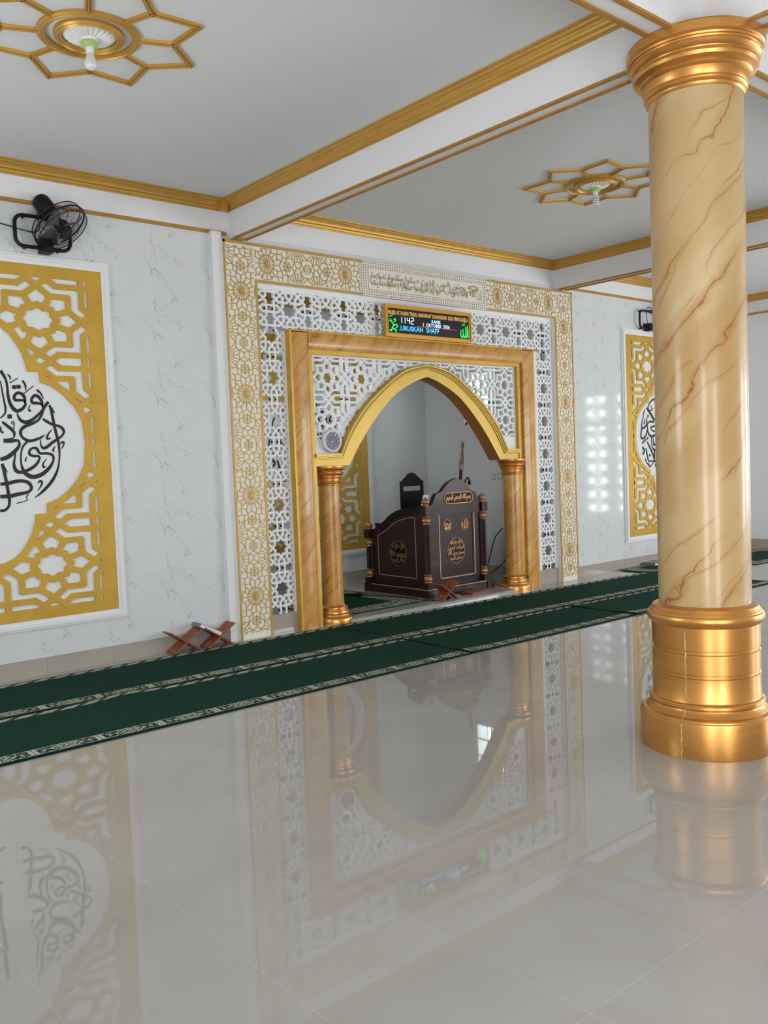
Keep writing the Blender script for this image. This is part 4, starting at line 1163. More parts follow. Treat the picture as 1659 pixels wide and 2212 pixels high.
def gold_panel(name, x, y, z, label):
    root = thing(name, label, 'wall panel', (x, y, z), 0, 'gold and white calligraphy panels')
    MB().box(-PW, PW, -0.012, 0.0, -PH, PH).build('white_board', M['board'], root)
    # white picture moulding
    mb = MB()
    for (d, w, t) in ((0.0, 0.030, 0.030), (0.030, 0.030, 0.040), (0.060, 0.022, 0.022)):
        a, b = PW+d, PH+d
        mb.box(-a-w, -a, -t, 0.0, -b-w, b+w); mb.box(a, a+w, -t, 0.0, -b-w, b+w)
        mb.box(-a, a, -t, 0.0, b, b+w); mb.box(-a, a, -t, 0.0, -b-w, -b)
    mb.build('moulding', M['plaster'], root)
    # gold fretwork
    y0, y1 = -0.026, -0.012
    poly = cart_poly(); grown = cart_poly(0.055)
    mb = MB()
    bx, bz = 0.135, 0.100
    mb.box(-PW, -PW+bx, y0, y1, -PH, PH); mb.box(PW-bx, PW, y0, y1, -PH, PH)
    mb.box(-PW+bx, PW-bx, y0, y1, PH-bz, PH); mb.box(-PW+bx, PW-bx, y0, y1, -PH, -PH+bz)
    TX, TZ = 0.92, 0.697
    w = 0.050
    bars = []
    cp = cart_poly(0.02)
    for p, q in tiled(ROS, -TX/2, -1.5*TZ, TX, TZ, -PW+bx*0.5, PW-bx*0.5, -PH+bz*0.5, PH-bz*0.5): bars += cut_outside(p, q, cp)
    add_bars(mb, bars, w, y0, y1+0.0005, 0.012, base=1)
    n = len(poly)
    for i in range(n):
        j = (i+1) % n
        a, b, c, d = poly[i], poly[j], grown[j], grown[i]
        vs = [(p[0], yy, p[1]) for yy in (y0-0.0042, y1) for p in (a, b, c, d)]
        mb.add(vs, [(0,1,2,3),(4,7,6,5),(0,4,5,1),(2,6,7,3)])
    mb.build('gold_fretwork', M['gold_panel'], root)
    mb = MB()
    for si, st in enumerate(CALLIG_R+CALLIG_L):
        pts = [(st[k]/1000, st[k+1]/1000, st[k+2]/1000*1.4) for k in range(0, len(st), 3)]
        mb.stroke(pts, -0.0145-0.0003*(si % 14), -0.010)
    mb.build('black_calligraphy', M['ink'], root)
    return root
gold_panel('calligraphy_panel', -2.25, YW, 1.985, 'gold fretwork panel with black calligraphy on the marble wall below the fully visible fan')
gold_panel('calligraphy_panel', 7.78, YW, 1.965, 'gold fretwork panel with black calligraphy half hidden behind the big pillar')
gold_panel('calligraphy_panel', 2.66, NY1, 1.985, 'gold fretwork panel on the niche back wall, seen through the arch')
# wooden-white dado ledge below the niche panel is part of its moulding

# ------------------------------------------------------------------ carpets
def carpet(name, x0, x1, row, label, ripple=0.0, lift=0.0, skew=0.0):
    st = [(-4.9,-0.02,-1.035,-2.13),(1.0,-0.135,-1.20,-2.175),(6.9,-0.43,-1.41,-2.27)]
    def edge(x, k):
        for a, b in zip(st, st[1:]):
            if x <= b[0] or b is st[-1]:
                t = (x-a[0])/(b[0]-a[0]); return a[k]+(b[k]-a[k])*t
    root_loc = Vector((x0, edge(x0, 1 if row == 0 else 2), 0))
    n = max(8, int((x1-x0)/0.15)); cols = []
    #  across: edge, narrow border, field, wide border, edge
    across = [0.0, 0.014, 0.085, 0.30, 0.60, 0.845, 0.965, 1.0]
    mats = [3, 1, 0, 0, 0, 2, 3]
    V, Fc, mi, uv = [], [], [], []
    ox, oy = root_loc.x, root_loc.y
    for i in range(n+1):
        x = x0+(x1-x0)*i/n
        f, m = edge(x, 1 if row == 0 else 2)-(0.0 if row == 0 else 0.012), edge(x, 2 if row == 0 else 3)
        for k, a in enumerate(across):
            y = f+(m-f)*a
            xx = x+skew*a*(1 if i in (0, n) else 0)
            z = 0.009+lift*max(0, 1-(x-x0)/0.25)*(0.5+0.5*math.sin(a*9))
            if k <= 2 and ripple:
                z += ripple*math.exp(-((x+1.75)/0.22)**2); y += 0.6*ripple*math.exp(-((x+1.75)/0.22)**2)
            V.append((xx-ox, y-oy, z))
    na = len(across)
    for i in range(n):
        for k in range(na-1):
            Fc.append((i*na+k, i*na+k+1, (i+1)*na+k+1, (i+1)*na+k)); mi.append(mats[k])
            xa, xb = x0+(x1-x0)*i/n, x0+(x1-x0)*(i+1)/n
            uv += [(xa,0),(xa,1),(xb,1),(xb,0)]
    top = len(V)
    # thin rim down to the floor
    ring = [i*na for i in range(n+1)]+[n*na+k for k in range(1, na)]+[i*na+na-1 for i in range(n-1, -1, -1)]+[k for k in range(na-2, 0, -1)]
    base = len(V)
    V += [(V[i][0], V[i][1], 0.0005) for i in ring]
    m_ = len(ring)
    for i in range(m_):
        j = (i+1) % m_
        Fc.append((ring[i], ring[j], base+j, base+i)); mi.append(3); uv += [(0,0)]*4
    me = bpy.data.meshes.new('pile'); me.from_pydata(V, [], Fc); me.update()
    for mt_ in M['carpet']: me.materials.append(mt_)
    me.polygons.foreach_set('material_index', mi)
    ul = me.uv_layers.new(name='UVMap')
    ul.data.foreach_set('uv', [c for p in uv for c in p])
    o = link(name, me, None, root_loc)
    return tag(o, label, 'carpet', 'green prayer carpets')
carpet('prayer_carpet', -4.9, 1.03, 0, 'long green prayer carpet along the wall under the near calligraphy panel')
carpet('prayer_carpet', 1.05, 6.9, 0, 'long green prayer carpet along the step in front of the mihrab')
carpet('prayer_carpet', -4.9, 1.02, 1, 'long front green prayer carpet with a small ripple in its inner edge', ripple=0.02)
carpet('prayer_carpet', 1.04, 3.46, 1, 'short front green prayer carpet before the mihrab, with a lifted seam', lift=0.012)
carpet('prayer_carpet', 3.48, 6.5, 1, 'front green prayer carpet passing behind the gold pillar base', lift=0.016)
def rug(name, x, y, z, w, d, rz, label):
    me = bpy.data.meshes.new('rug_pile')
    V = [(-w/2,-d/2,0.008),(w/2,-d/2,0.008),(w/2,d/2,0.008),(-w/2,d/2,0.008),(-w/2,-d/2,0.0005),(w/2,-d/2,0.0005),(w/2,d/2,0.0005),(-w/2,d/2,0.0005)]
    F = [(0,1,2,3),(4,5,1,0),(5,6,2,1),(6,7,3,2),(7,4,0,3)]
    me.from_pydata(V, [], F); me.update(); me.materials.append(M['rug'])
    ul = me.uv_layers.new(name='UVMap')
    ul.data.foreach_set('uv', [0,0,1,0,1,1,0,1]+[0.5,0.0]*16)
    o = link(name, me); o.location = (x, y, z); o.rotation_euler = (0, 0, rz)
    return tag(o, label, 'rug')
rug('patterned_rug', 1.92, 0.86, NZF, 1.35, 1.55, 0.02, 'dark green patterned rug on the raised niche floor beside the pulpit')
rug('patterned_rug', 9.07, -0.75, 0.0, 2.2, 1.0, 0.0, 'dark patterned rug far back on the floor by the side wall')
rug('patterned_rug', 7.15, -0.22, 0.0095, 1.5, 0.55, 0.03, 'patterned rug end on the floor below the half hidden panel')
bk = thing('closed_book', 'thin closed book lying flat on the far rug by the wall', 'book', (7.25, -0.03, 0.019), 0.1)
MB().box(-0.2, 0.2, -0.1, 0.1, 0.0, 0.03).build('pages', M['paper'], bk)
MB().box(-0.205, 0.205, -0.105, 0.105, 0.03, 0.036).box(-0.205, -0.198, -0.105, 0.105, 0.0, 0.036).build('cover', M['cover'], bk)

# ------------------------------------------------------------------ LED sign
sg = thing('led_sign', 'gold framed black LED prayer time display above the marble lintel', 'sign', (2.0, -0.035, 3.116))
SW_, SH_ = 1.375, 0.362
MB().box(0.02, SW_-0.02, 0.0, 0.03, 0.02, SH_-0.02).build('back_box', M['black'], sg)
mb = MB()
for (d, w, t) in ((0.0, 0.020, -0.022), (0.020, 0.013, -0.014), (0.033, 0.010, -0.018)):
    mb.box(d, SW_-d, t, 0.02, SH_-d-w, SH_-d); mb.box(d, SW_-d, t, 0.02, d, d+w)
    mb.box(d, d+w, t, 0.02, d+w, SH_-d-w); mb.box(SW_-d-w, SW_-d, t, 0.02, d+w, SH_-d-w)
mb.build('gilded_frame', M['frame_gold'], sg)
scrn = MB().box(0.043, SW_-0.043, -0.006, 0.004, 0.043, SH_-0.043).build('display_screen', M['led_black'], sg)
def sign_text(name, mat, items):
    mb = MB()
    for body, a, b, c, d in items: put_text(mb, body, a, b, c, d, -0.0075, bold=0.0013)
    mb.build(name, mat, scrn)['kind'] = 'stuff'
sign_text('title_lettering', M['sign_title'], [('MASJID ATTAQWA "FIASAL HARHARAH" DASANSADAR  DESA PRINGGASELA', 0.050, 1.325, 0.236, 0.296)])
mb = MB()
def seg7(ch, x, z, w, h):
    S = {'1':'bc','4':'fgbc','2':'abged'}
    t = 0.009
    q = {'a':((x,z+h),(x+w,z+h)),'b':((x+w,z+h),(x+w,z+h/2)),'c':((x+w,z+h/2),(x+w,z)),'d':((x,z),(x+w,z)),'e':((x,z),(x,z+h/2)),'f':((x,z+h/2),(x,z+h)),'g':((x,z+h/2),(x+w,z+h/2))}
    for s_ in S[ch]: mb.bar(q[s_][0], q[s_][1], t, -0.0085, -0.0065, 0.0)
for ch, x in (('1', 0.215), ('1', 0.265), ('4', 0.335), ('2', 0.395)): seg7(ch, x, 0.163, 0.036, 0.068)
put_text(mb, 'KAMIS', 0.72, 0.86, 0.194, 0.230, -0.0075, bold=0.0008)
put_text(mb, '1  OKTOBER  2026', 0.58, 1.01, 0.148, 0.186, -0.0075, bold=0.0008)
mb.build('clock_lettering', M['led_white'], scrn)['kind'] = 'stuff'
sign_text('running_lettering', M['led_blue'], [(',URUSKAN  SHAFF', 0.215, 0.835, 0.072, 0.132)])
MB().bar((0.47, 0.140), (1.13, 0.140), 0.005, -0.0085, -0.0065, 0).build('red_rule', M['led_red'], scrn)
mb = MB()
for st in ([(0.062,0.075,0.016),(0.09,0.07,0.018),(0.105,0.10,0.014),(0.125,0.135,0.014),(0.10,0.165,0.016),(0.075,0.20,0.012)], [(0.105,0.10,0.014),(0.14,0.085,0.018),(0.165,0.075,0.02)], [(0.13,0.13,0.012),(0.165,0.14,0.016),(0.185,0.12,0.012),(0.16,0.105,0.014)],
           [(0.065,0.225,0.008),(0.11,0.24,0.010)], [(0.13,0.19,0.012),(0.15,0.205,0.014),(0.155,0.18,0.01),(0.13,0.17,0.012)], [(0.06,0.17,0.008),(0.075,0.18,0.01)], [(0.15,0.055,0.012),(0.17,0.06,0.012)]):
    mb.stroke(st, -0.0085, -0.0065)
mb.build('green_calligraphy', M['led_green'], scrn)
mb = MB()
for st in ([(1.205,0.15,0.012),(1.195,0.10,0.014),(1.215,0.062,0.016),(1.235,0.085,0.014),(1.24,0.165,0.010)], [(1.24,0.10,0.014),(1.262,0.062,0.016),(1.28,0.09,0.014),(1.283,0.19,0.012)], [(1.28,0.09,0.014),(1.298,0.068,0.016),(1.306,0.12,0.012),(1.308,0.20,0.010)],
           [(1.322,0.06,0.010),(1.320,0.13,0.012),(1.312,0.21,0.010)], [(1.225,0.20,0.008),(1.245,0.225,0.010)], [(1.25,0.20,0.008),(1.27,0.22,0.010)], [(1.255,0.235,0.01),(1.275,0.24,0.01)]):
    mb.stroke(st, -0.0085, -0.0065)
mb.build('green_calligraphy', M['led_green'], scrn)

# ------------------------------------------------------------------ wall clock
ck = thing('wall_clock', 'round white wall clock with purple dial at the foot of the spandrel', 'clock', (1.243, 0.02, 1.961))
Mc = Matrix.Rotation(math.radians(90), 4, 'X')
MB(Mc).lathe([(0.112,-0.042),(0.122,-0.03),(0.124,0.0),(0.118,0.012),(0.104,0.016),(0.094,0.006)], 48).build('rim', M['white_plastic'], ck, smooth=40)
MB(Mc).lathe([(0.0,0.004),(0.096,0.007)], 48).build('dial', M['clock_face'], ck)
mb = MB()
for k in range(1, 13):
    a = math.radians(90-30*k); x, z = 0.074*math.cos(a), 0.074*math.sin(a)
    s_ = 0.009
    put_text(mb, str(k), x-s_*(0.7 if k < 10 else 1.1), x+s_*(0.7 if k < 10 else 1.1), z-s_, z+s_, -0.0085)
mb.build('numerals', M['white_plastic'], ck)['kind'] = 'stuff'
MB().bar((0, 0), (-0.036, -0.016), 0.005, -0.011, -0.009, 0).build('hour_hand', M['white_plastic'], ck)
MB().bar((0.006, 0.010), (-0.034, -0.058), 0.004, -0.013, -0.011, 0).build('minute_hand', M['white_plastic'], ck)

# ------------------------------------------------------------------ pulpit (minbar)
MX, MY = 2.755, 0.22                                   # front-left corner of its plinth
MWX, MDY = 1.165, 1.20
mn = thing('pulpit', 'dark mahogany pulpit with gold medallions and turned posts inside the niche', 'pulpit', (MX, MY, NZF))
L_ = lambda x, y, z: (x-MX, y-MY, z-NZF)
Mm = Matrix.Translation((-MX, -MY, -NZF))
x0, x1, y0, y1 = MX, MX+MWX, MY, MY+MDY
mb = MB(Mm); mb.box(x0, x1, y0, y1, NZF, 0.143)
mb.box(x0+0.02, x1-0.02, y0+0.02, y1-0.02, 0.143, 0.155)
for (cx, cy) in ((x0+0.055, y0+0.055), (x1-0.055, y0+0.055), (x0+0.055, y1-0.055), (x1-0.055, y1-0.055)):
    mb.box(cx-0.065, cx+0.065, cy-0.065, cy+0.065, NZF, 0.147)
mb.build('plinth', M['mahogany'], mn)
mb = MB(Mm)
for (a, b, c, d) in ((x0+0.1, x1-0.1, y0-0.003, y0+0.004), (x0-0.003, x0+0.004, y0+0.1, y1-0.1), (x0-0.011, x0+0.122, y0-0.013, y0-0.008), (x0-0.013, x0-0.008, y0-0.012, y0+0.122)):
    mb.box(a, b, c, d, 0.139, 0.149)
mb.build('plinth_gold_line', M['antique_line'], mn)
bx0, bx1, by0, by1 = x0+0.065, x1-0.065, y0+0.065, y1-0.055
# front wall with recessed panel
mb = MB(Mm)
mb.box(bx0, 3.03, by0, by0+0.05, 0.15, 1.05); mb.box(3.66, bx1, by0, by0+0.05, 0.15, 1.05)
mb.box(3.03, 3.66, by0, by0+0.05, 0.15, 0.245); mb.box(3.03, 3.66, by0+0.018, by0+0.05, 0.245, 1.05)
mb.build('front_wall', M['mahogany'], mn)
mb = MB(Mm)
for (a, b, c, d) in ((3.03, 3.042, 0.245, 1.045), (3.648, 3.66, 0.245, 1.045), (3.03, 3.66, 0.245, 0.257)): mb.box(a, b, by0-0.004, by0+0.02, c, d)
mb.build('front_gold_line', M['antique_line'], mn)
# side walls with swept top
side = [(0.15, 0.15)]
sweep = [(by1-0.005, 0.845), (1.300, 0.853), (1.262, 0.862), (1.245, 0.885), (1.255, 0.908), (1.272, 0.930), (1.225, 0.930), (1.17, 0.925), (1.12, 0.928), (1.07, 0.955), (0.99, 1.012), (0.90, 1.062), (0.80, 1.098), (0.68, 1.124), (0.55, 1.142), (0.40, 1.156), (by0+0.0, 1.160)]
poly = [(by0, 0.15)]+list(reversed(sweep))+[(by1-0.005, 0.15)]
My = Matrix(((0,1,0,0),(1,0,0,0),(0,0,1,0),(0,0,0,1)))
for k, xx in enumerate((bx0, bx1-0.04)):
    MB(Mm @ My).prism(poly, xx, xx+0.04).build('side_wall', M['mahogany'], mn)
    cap = [(y_, z_+0.006) for y_, z_ in sweep[6:]]+[(y_, z_-0.075) for y_, z_ in reversed(sweep[6:])]
    MB(Mm @ My).prism(cap, xx-0.012, xx+0.0005).build('swept_rail', M['darkwood'], mn)
mb = MB(Mm @ My)
top = [(1.205, 0.775), (1.10, 0.812), (1.0, 0.865), (0.90, 0.925), (0.80, 0.970), (0.68, 1.000), (0.58, 1.016), (0.485, 1.024)]
for p, q in zip(top, top[1:]): mb.bar(p, q, 0.008, bx0-0.004, bx0+0.002, 0.002)
for p, q in (((1.205,0.775),(1.205,0.268)), ((1.205,0.268),(0.485,0.262)), ((0.485,0.262),(0.485,1.024))): mb.bar(p, q, 0.010, bx0-0.004, bx0+0.002, 0.004)
mb.build('side_gold_line', M['antique_line'], mn)
MB(Mm).box(bx0+0.04, bx1-0.04, by0+0.05, by1, 0.15, 0.55).build('inner_steps', M['darkwood'], mn)
# crest board
CR = [(2.835,1.038),(2.835,1.165),(2.892,1.170),(2.925,1.205),(2.945,1.250),(2.965,1.285),(2.990,1.305),(3.055,1.318),(3.085,1.338),(3.125,1.378),(3.180,1.420),(3.240,1.452),(3.300,1.470),(3.345,1.483)]
CR = CR+[(2*3.345-x, z) for x, z in reversed(CR)]
CR = [(3.345+(x-3.345)*(0.87 if x > 3.345 else 1.0), z) for x, z in CR]
MB(Mm).prism(CR[::-1], by0-0.030, by0+0.035).build('crest_board', M['mahogany'], mn)
# turned posts
def post(cx, cy, zt, name='post'):
    r = MB(Mm)
    zb = 0.147
    r.box(cx-0.052, cx+0.052, cy-0.052, cy+0.052, zb, 0.222)
    h0, h1 = 0.335, zt-0.335
    n = 32; vs = []
    for z in (h0, h1):
        vs += [(cx+(0.043 if k % 2 else 0.036)*math.cos(2*math.pi*k/n), cy+(0.043 if k % 2 else 0.036)*math.sin(2*math.pi*k/n), z) for k in range(n)]
    r.add(vs, [(k, (k+1) % n, n+(k+1) % n, n+k) for k in range(n)])
    r.box(cx-0.050, cx+0.050, cy-0.050, cy+0.050, zt-0.225, zt-0.112)
    o = r.build(name, M['mahogany'], mn)
    for zz in (0.222, zt-0.338):
        t = MB(Mm)
        t.lathe([(0.040,zz),(0.048,zz+0.006),(0.042,zz+0.016),(0.040,zz+0.022),(0.052,zz+0.036),(0.055,zz+0.052),(0.050,zz+0.068),(0.040,zz+0.080),(0.044,zz+0.090),(0.050,zz+0.098),(0.050,zz+0.106),(0.040,zz+0.113)], 28, cx, cy)
        t.build('gold_turning', M['antique'], o, smooth=45)
    f = MB(Mm); z = zt-0.112
    f.lathe([(0.042,z),(0.044,z+0.012),(0.034,z+0.018),(0.034,z+0.024),(0.046,z+0.034),(0.052,z+0.052),(0.047,z+0.072),(0.032,z+0.090),(0.014,z+0.104),(0.0,z+0.112)], 28, cx, cy)
    f.build('finial', M['antique'], o, smooth=45)
post(x0+0.055, y0+0.052, 1.272); post(x1-0.12, y0+0.052, 1.275); post(x0+0.050, y1-0.055, 0.962); post(x1-0.12, y1-0.055, 0.962)
# medallions
def medallion(name, cx, cz, rx, rz, lines, Mx_, face):
    t = MB(Mx_); n = 40
    o_ = [(cx+rx*math.cos(2*math.pi*k/n), cz+rz*math.sin(2*math.pi*k/n)) for k in range(n)]
    MBs = MB(Mx_).prism(o_, face-0.003, face).build(name, M['darkwood'], mn)
    r = MB(Mx_)
    for k in range(n): r.bar(o_[k], o_[(k+1) % n], 0.007, face-0.008, face, 0.001)
    m = len(lines)
    for i, w in enumerate(lines):
        zc_ = cz+rz*0.80*(1-2*(i+0.5)/m); hh = rz*0.80/m*0.94
        ww = rx*math.sqrt(max(0.15, 1-((abs(zc_-cz)+hh*0.45)/rz)**2))*0.95
        put_text(r, arabic(w), cx-ww, cx+ww, zc_-hh, zc_+hh, face-0.006, bold=0.0022)
    r.build('gold_lettering', M['antique'], MBs)
fy = by0+0.018
medallion('oval_medallion', 3.335, 0.575, 0.150, 0.160, ['لا إله إلا الله', 'الملك الحق', 'محمد رسول الله', 'صادق الوعد'], Mm, fy)
medallion('oval_medallion', 3.190, 0.900, 0.062, 0.072, ['محمد'], Mm, fy)
medallion('oval_medallion', 3.496, 0.898, 0.060, 0.070, ['الله'], Mm, fy)
medallion('oval_medallion', 0.815, 0.560, 0.155, 0.158, ['لا إله إلا', 'الله محمد', 'رسول الله'], Mm @ My, bx0)
# rounded text cartouche on the crest
n = 10; w2, h2 = 0.250, 0.066; ccx, ccz = 3.36, 1.238
pts = [(ccx+w2-h2+h2*math.cos(a), ccz+h2*math.sin(a)) for a in [(-H+math.pi*k/n) for k in range(n+1)]]+[(ccx-w2+h2+h2*math.cos(a), ccz+h2*math.sin(a)) for a in [(H+math.pi*k/n) for k in range(n+1)]]
cf = by0-0.030
car = MB(Mm).prism(pts, cf-0.004, cf).build('text_cartouche', M['darkwood'], mn)
r = MB(Mm)
for k in range(len(pts)): r.bar(pts[k], pts[(k+1) % len(pts)], 0.008, cf-0.009, cf, 0.001)
put_text(r, arabic('بسم الله الرحمن الرحيم'), ccx-w2*0.86, ccx+w2*0.86, ccz-h2*0.72, ccz+h2*0.72, cf-0.0065, bold=0.0022)
r.build('gold_lettering', M['antique'], car)
# high chair back rising behind
CB = [(3.225,0.55),(3.225,1.450),(3.245,1.455),(3.270,1.462),(3.290,1.490),(3.320,1.505),(3.345,1.530),(3.375,1.552),(3.410,1.565)]
cxm = 3.425
CBp = CB+[(2*cxm-x, z) for x, z in reversed(CB)]
yb = 1.17
mb = MB(Mm)
top_ = [p for p in CBp if p[1] > 1.40]
mb.prism(([(3.225,1.385)]+top_+[(2*cxm-3.225,1.385)])[::-1], yb, yb+0.03)
mb.box(3.225, 3.262, yb, yb+0.03, 0.55, 1.385); mb.box(2*cxm-3.262, 2*cxm-3.225, yb, yb+0.03, 0.55, 1.385)
mb.box(3.262, 2*cxm-3.262, yb, yb+0.03, 0.55, 1.322)
mb.build('chair_back', M['darkwood'], mn)

# staff, microphone and small things round the pulpit
sf = thing('ceremonial_staff', 'dark wooden staff with a brass spear tip leaning behind the pulpit crest', 'staff', (3.635, 0.60, 0.551))
def stp(t): return (0.19*t, 0.0, t*1.402)
def seg_tube(mb, a, b, ra, rb, n=14): mb.tube([stp(a), stp(b)], [ra, rb], n)
mb = MB(); seg_tube(mb, 0.0, 0.73, 0.020, 0.020); mb.build('shaft', M['darkwood'], sf, smooth=40)
mb = MB(); seg_tube(mb, 0.73, 0.75, 0.030, 0.026); seg_tube(mb, 0.75, 0.785, 0.026, 0.030); seg_tube(mb, 0.785, 0.81, 0.030, 0.020); mb.build('collar', M['bronze'], sf, smooth=40)
mb = MB(); seg_tube(mb, 0.81, 0.83, 0.030, 0.028); seg_tube(mb, 0.83, 0.94, 0.026, 0.012); seg_tube(mb, 0.94, 0.955, 0.024, 0.026); seg_tube(mb, 0.955, 1.0, 0.024, 0.003); mb.build('spear_tip', M['bronze'], sf, smooth=40)
mc = thing('microphone', 'black gooseneck microphone beside the staff on the pulpit', 'microphone', (3.575, 0.36, 1.36))
MB().tube([(0,0,-0.04),(0.01,0,0.03),(0.03,0.0,0.09),(0.07,0.0,0.12),(0.10,0,0.09)], 0.011, 8).build('gooseneck', M['black'], mc, smooth=50)
MB().lathe([(0.0,0.02),(0.018,0.03),(0.022,0.06),(0.016,0.085),(0.0,0.09)], 14, 0.10, 0).build('capsule', M['black'], mc, smooth=50)
pp = MB(Matrix.Rotation(0.35, 4, 'Y')).box(-0.010, 0.010, -0.045, 0.045, 0.0, 0.135).build('folded_paper', M['paper'], None, loc=(2.875, 0.37, 1.165))
tag(pp, 'folded white paper tucked behind the front pulpit finial', 'paper')
for k, yy in enumerate((1.054, 0.93)):
    so = thing('wall_socket', ('grey wall socket on the niche side wall, nearer the back', 'grey wall socket on the niche side wall, beside the column')[k], 'socket', (NX1, yy, 1.455), 0, 'sockets in the niche')
    MB().box(-0.012, 0.0, -0.038, 0.038, -0.048, 0.048).build('plate', M['socket'], so)
    MB().box(-0.016, -0.011, -0.022, 0.022, -0.026, 0.020).build('rocker', M['white_plastic'], so)
def cable(name, path, r, label):
    o = MB().tube(path, r, 7).build(name, M['blacksoft'], None, smooth=60)
    return tag(o, label, 'cable', 'black cables in the niche')
def spline(P, n=10):
    out = []; P = [Vector(p) for p in P]
    for i in range(len(P)-1):
        a, b, c, d = P[max(i-1,0)], P[i], P[i+1], P[min(i+2,len(P)-1)]
        for k in range(n):
            t = k/n; out.append(0.5*((2*b)+(c-a)*t+(2*a-5*b+4*c-d)*t*t+(3*b-a-3*c+d)*t**3))
    out.append(P[-1]); return out
cable('power_cable', spline([(4.86,0.88,0.72),(4.80,0.98,0.58),(4.72,1.00,0.35),(4.62,0.98,0.20),(4.45,0.95,0.13),(4.25,0.90,0.07),(4.10,0.80,NZF+0.01)]), 0.008, 'black cable hanging down the niche wall behind the column, higher loop')
cable('power_cable', spline([(4.86,0.80,0.30),(4.75,0.88,0.18),(4.55,0.90,0.08),(4.30,0.85,0.056),(4.02,0.7,0.056)]), 0.008, 'black cable trailing low behind the column to the pulpit')
cable('microphone_cable', spline([(2.35,1.25,NZF+0.016),(2.45,0.95,NZF+0.016),(2.62,0.45,NZF+0.012),(2.60,0.12,NZF+0.006),(2.78,-0.02,NZF+0.006),(2.92,0.03,NZF+0.006),(2.85,0.14,NZF+0.006),(2.62,0.17,NZF+0.006)]), 0.006, 'black cable curling on the tiles at the pulpit foot')
mp = thing('hand_microphone', 'black hand microphone lying on the niche rug', 'microphone', (2.30, 1.02, NZF+0.039), -0.9)
MB(Matrix.Rotation(H, 4, 'Y')).lathe([(0.012,-0.18),(0.018,-0.05),(0.022,0.0)], 14).build('handle', M['black'], mp, smooth=50)
MB(Matrix.Rotation(H, 4, 'Y')).lathe([(0.0,-0.002),(0.024,0.0),(0.030,0.025),(0.026,0.048),(0.0,0.058)], 16).build('grille_head', M['black'], mp, smooth=50)

# ------------------------------------------------------------------ folding book stands
def rehal_board(up, sgn, name, root, w=0.16, carved=True):
    """one of the two interlocking boards; length along its own slope"""
    ang = math.radians(33)
    Lu, Ld, t = 0.20, 0.17, 0.011
    c, s_ = math.cos(ang), math.sin(ang)
    zc_ = Ld*s_+0.006
    R = Matrix.Translation((0, 0, zc_)) @ Matrix.Rotation(-ang*sgn, 4, 'Y')
    mb = MB(R)
    # local: x along board, y width, z thickness
    u = sgn
    def bx(a, b, c0, c1): mb.box(min(a*u, b*u), max(a*u, b*u), c0, c1, -t/2, t/2)
    bx(0.012, Lu, -w/2, w/2)
    for k in range(5):
        if (k % 2 == 0) == (sgn > 0): bx(-0.014, 0.014, -w/2+w*k/5, -w/2+w*(k+1)/5)
    bx(-0.012, -0.06, -w/2, w/2)
    bx(-0.06, -Ld, -w/2, -w/2+0.065); bx(-0.06, -Ld, w/2-0.065, w/2)
    mb.prism([], 0, 0) if False else None
    o = mb.build(name, M['rehal'], root)
    if carved:
        cv = MB(R); rnd = random.Random(int(sgn*3+9))
        for k in range(16):
            x = (0.05+0.12*rnd.random())*u; y = (rnd.random()-0.5)*w*0.6; r_ = 0.008+0.008*rnd.random()
            a0 = rnd.random()*6
            P = [(x+r_*(1-j*0.12)*math.cos(a0+j*0.9), y+r_*(1-j*0.12)*math.sin(a0+j*0.9)) for j in range(6)]
            for p, q in zip(P, P[1:]):
                d = Vector((q[0]-p[0], q[1]-p[1])); L = d.length or 1; nx, ny = -d.y/L*0.002, d.x/L*0.002
                for zz in (t/2+0.0006, -t/2-0.0006):
                    cv.add([(p[0]-nx,p[1]-ny,zz),(q[0]-nx,q[1]-ny,zz),(q[0]+nx,q[1]+ny,zz),(p[0]+nx,p[1]+ny,zz)], [(0,1,2,3)])
        cv.build('carving', M['rehal_dark'], o)['kind'] = 'stuff'
    return o
def rehal(x, y, z, rz, label):
    root = thing('book_stand', label, 'book stand', (x, y, z), rz, 'folding wooden book stands')
    rehal_board(True, 1, 'slanted_board', root); rehal_board(True, -1, 'slanted_board', root)
    return root
rehal(-0.635, -0.005, 0.0, 0.04, 'empty brown book stand by the skirting, farther from the portal frame')
rehal(-0.285, -0.012, 0.0, 0.04, 'brown book stand carrying a white book, against the portal frame')
rehal(2.83, 0.0, NZF, 0.12, 'brown book stand on the step in front of the pulpit')
bo = thing('white_book', 'closed white book resting on the book stand by the portal frame', 'book', (-0.385, -0.012, 0.181), 0.04)
Rb = Matrix.Rotation(math.radians(27), 4, 'Y')
MB(Rb).box(-0.125, 0.125, -0.075, 0.075, -0.016, 0.016).build('pages', M['paper'], bo)
MB(Rb).box(-0.128, 0.128, -0.078, 0.078, 0.016, 0.019).box(-0.128, 0.128, -0.078, 0.078, -0.019, -0.016).box(-0.131, -0.127, -0.078, 0.078, -0.019, 0.019).build('cover', M['cover'], bo)
fb = thing('folded_book_stand', 'flat folded wooden book stand lying before the pulpit plinth', 'book stand', (3.42, 0.09, NZF+0.001), 0.12)
for k in range(2):
    MB().box(-0.17+0.02*k, 0.17, -0.09, 0.09, 0.013*k, 0.013*k+0.011).build('flat_board', M['rehal'], fb)
MB().box(-0.22, -0.12, -0.02, 0.05, 0.0, 0.010).build('foot_tab', M['rehal_dark'], fb)

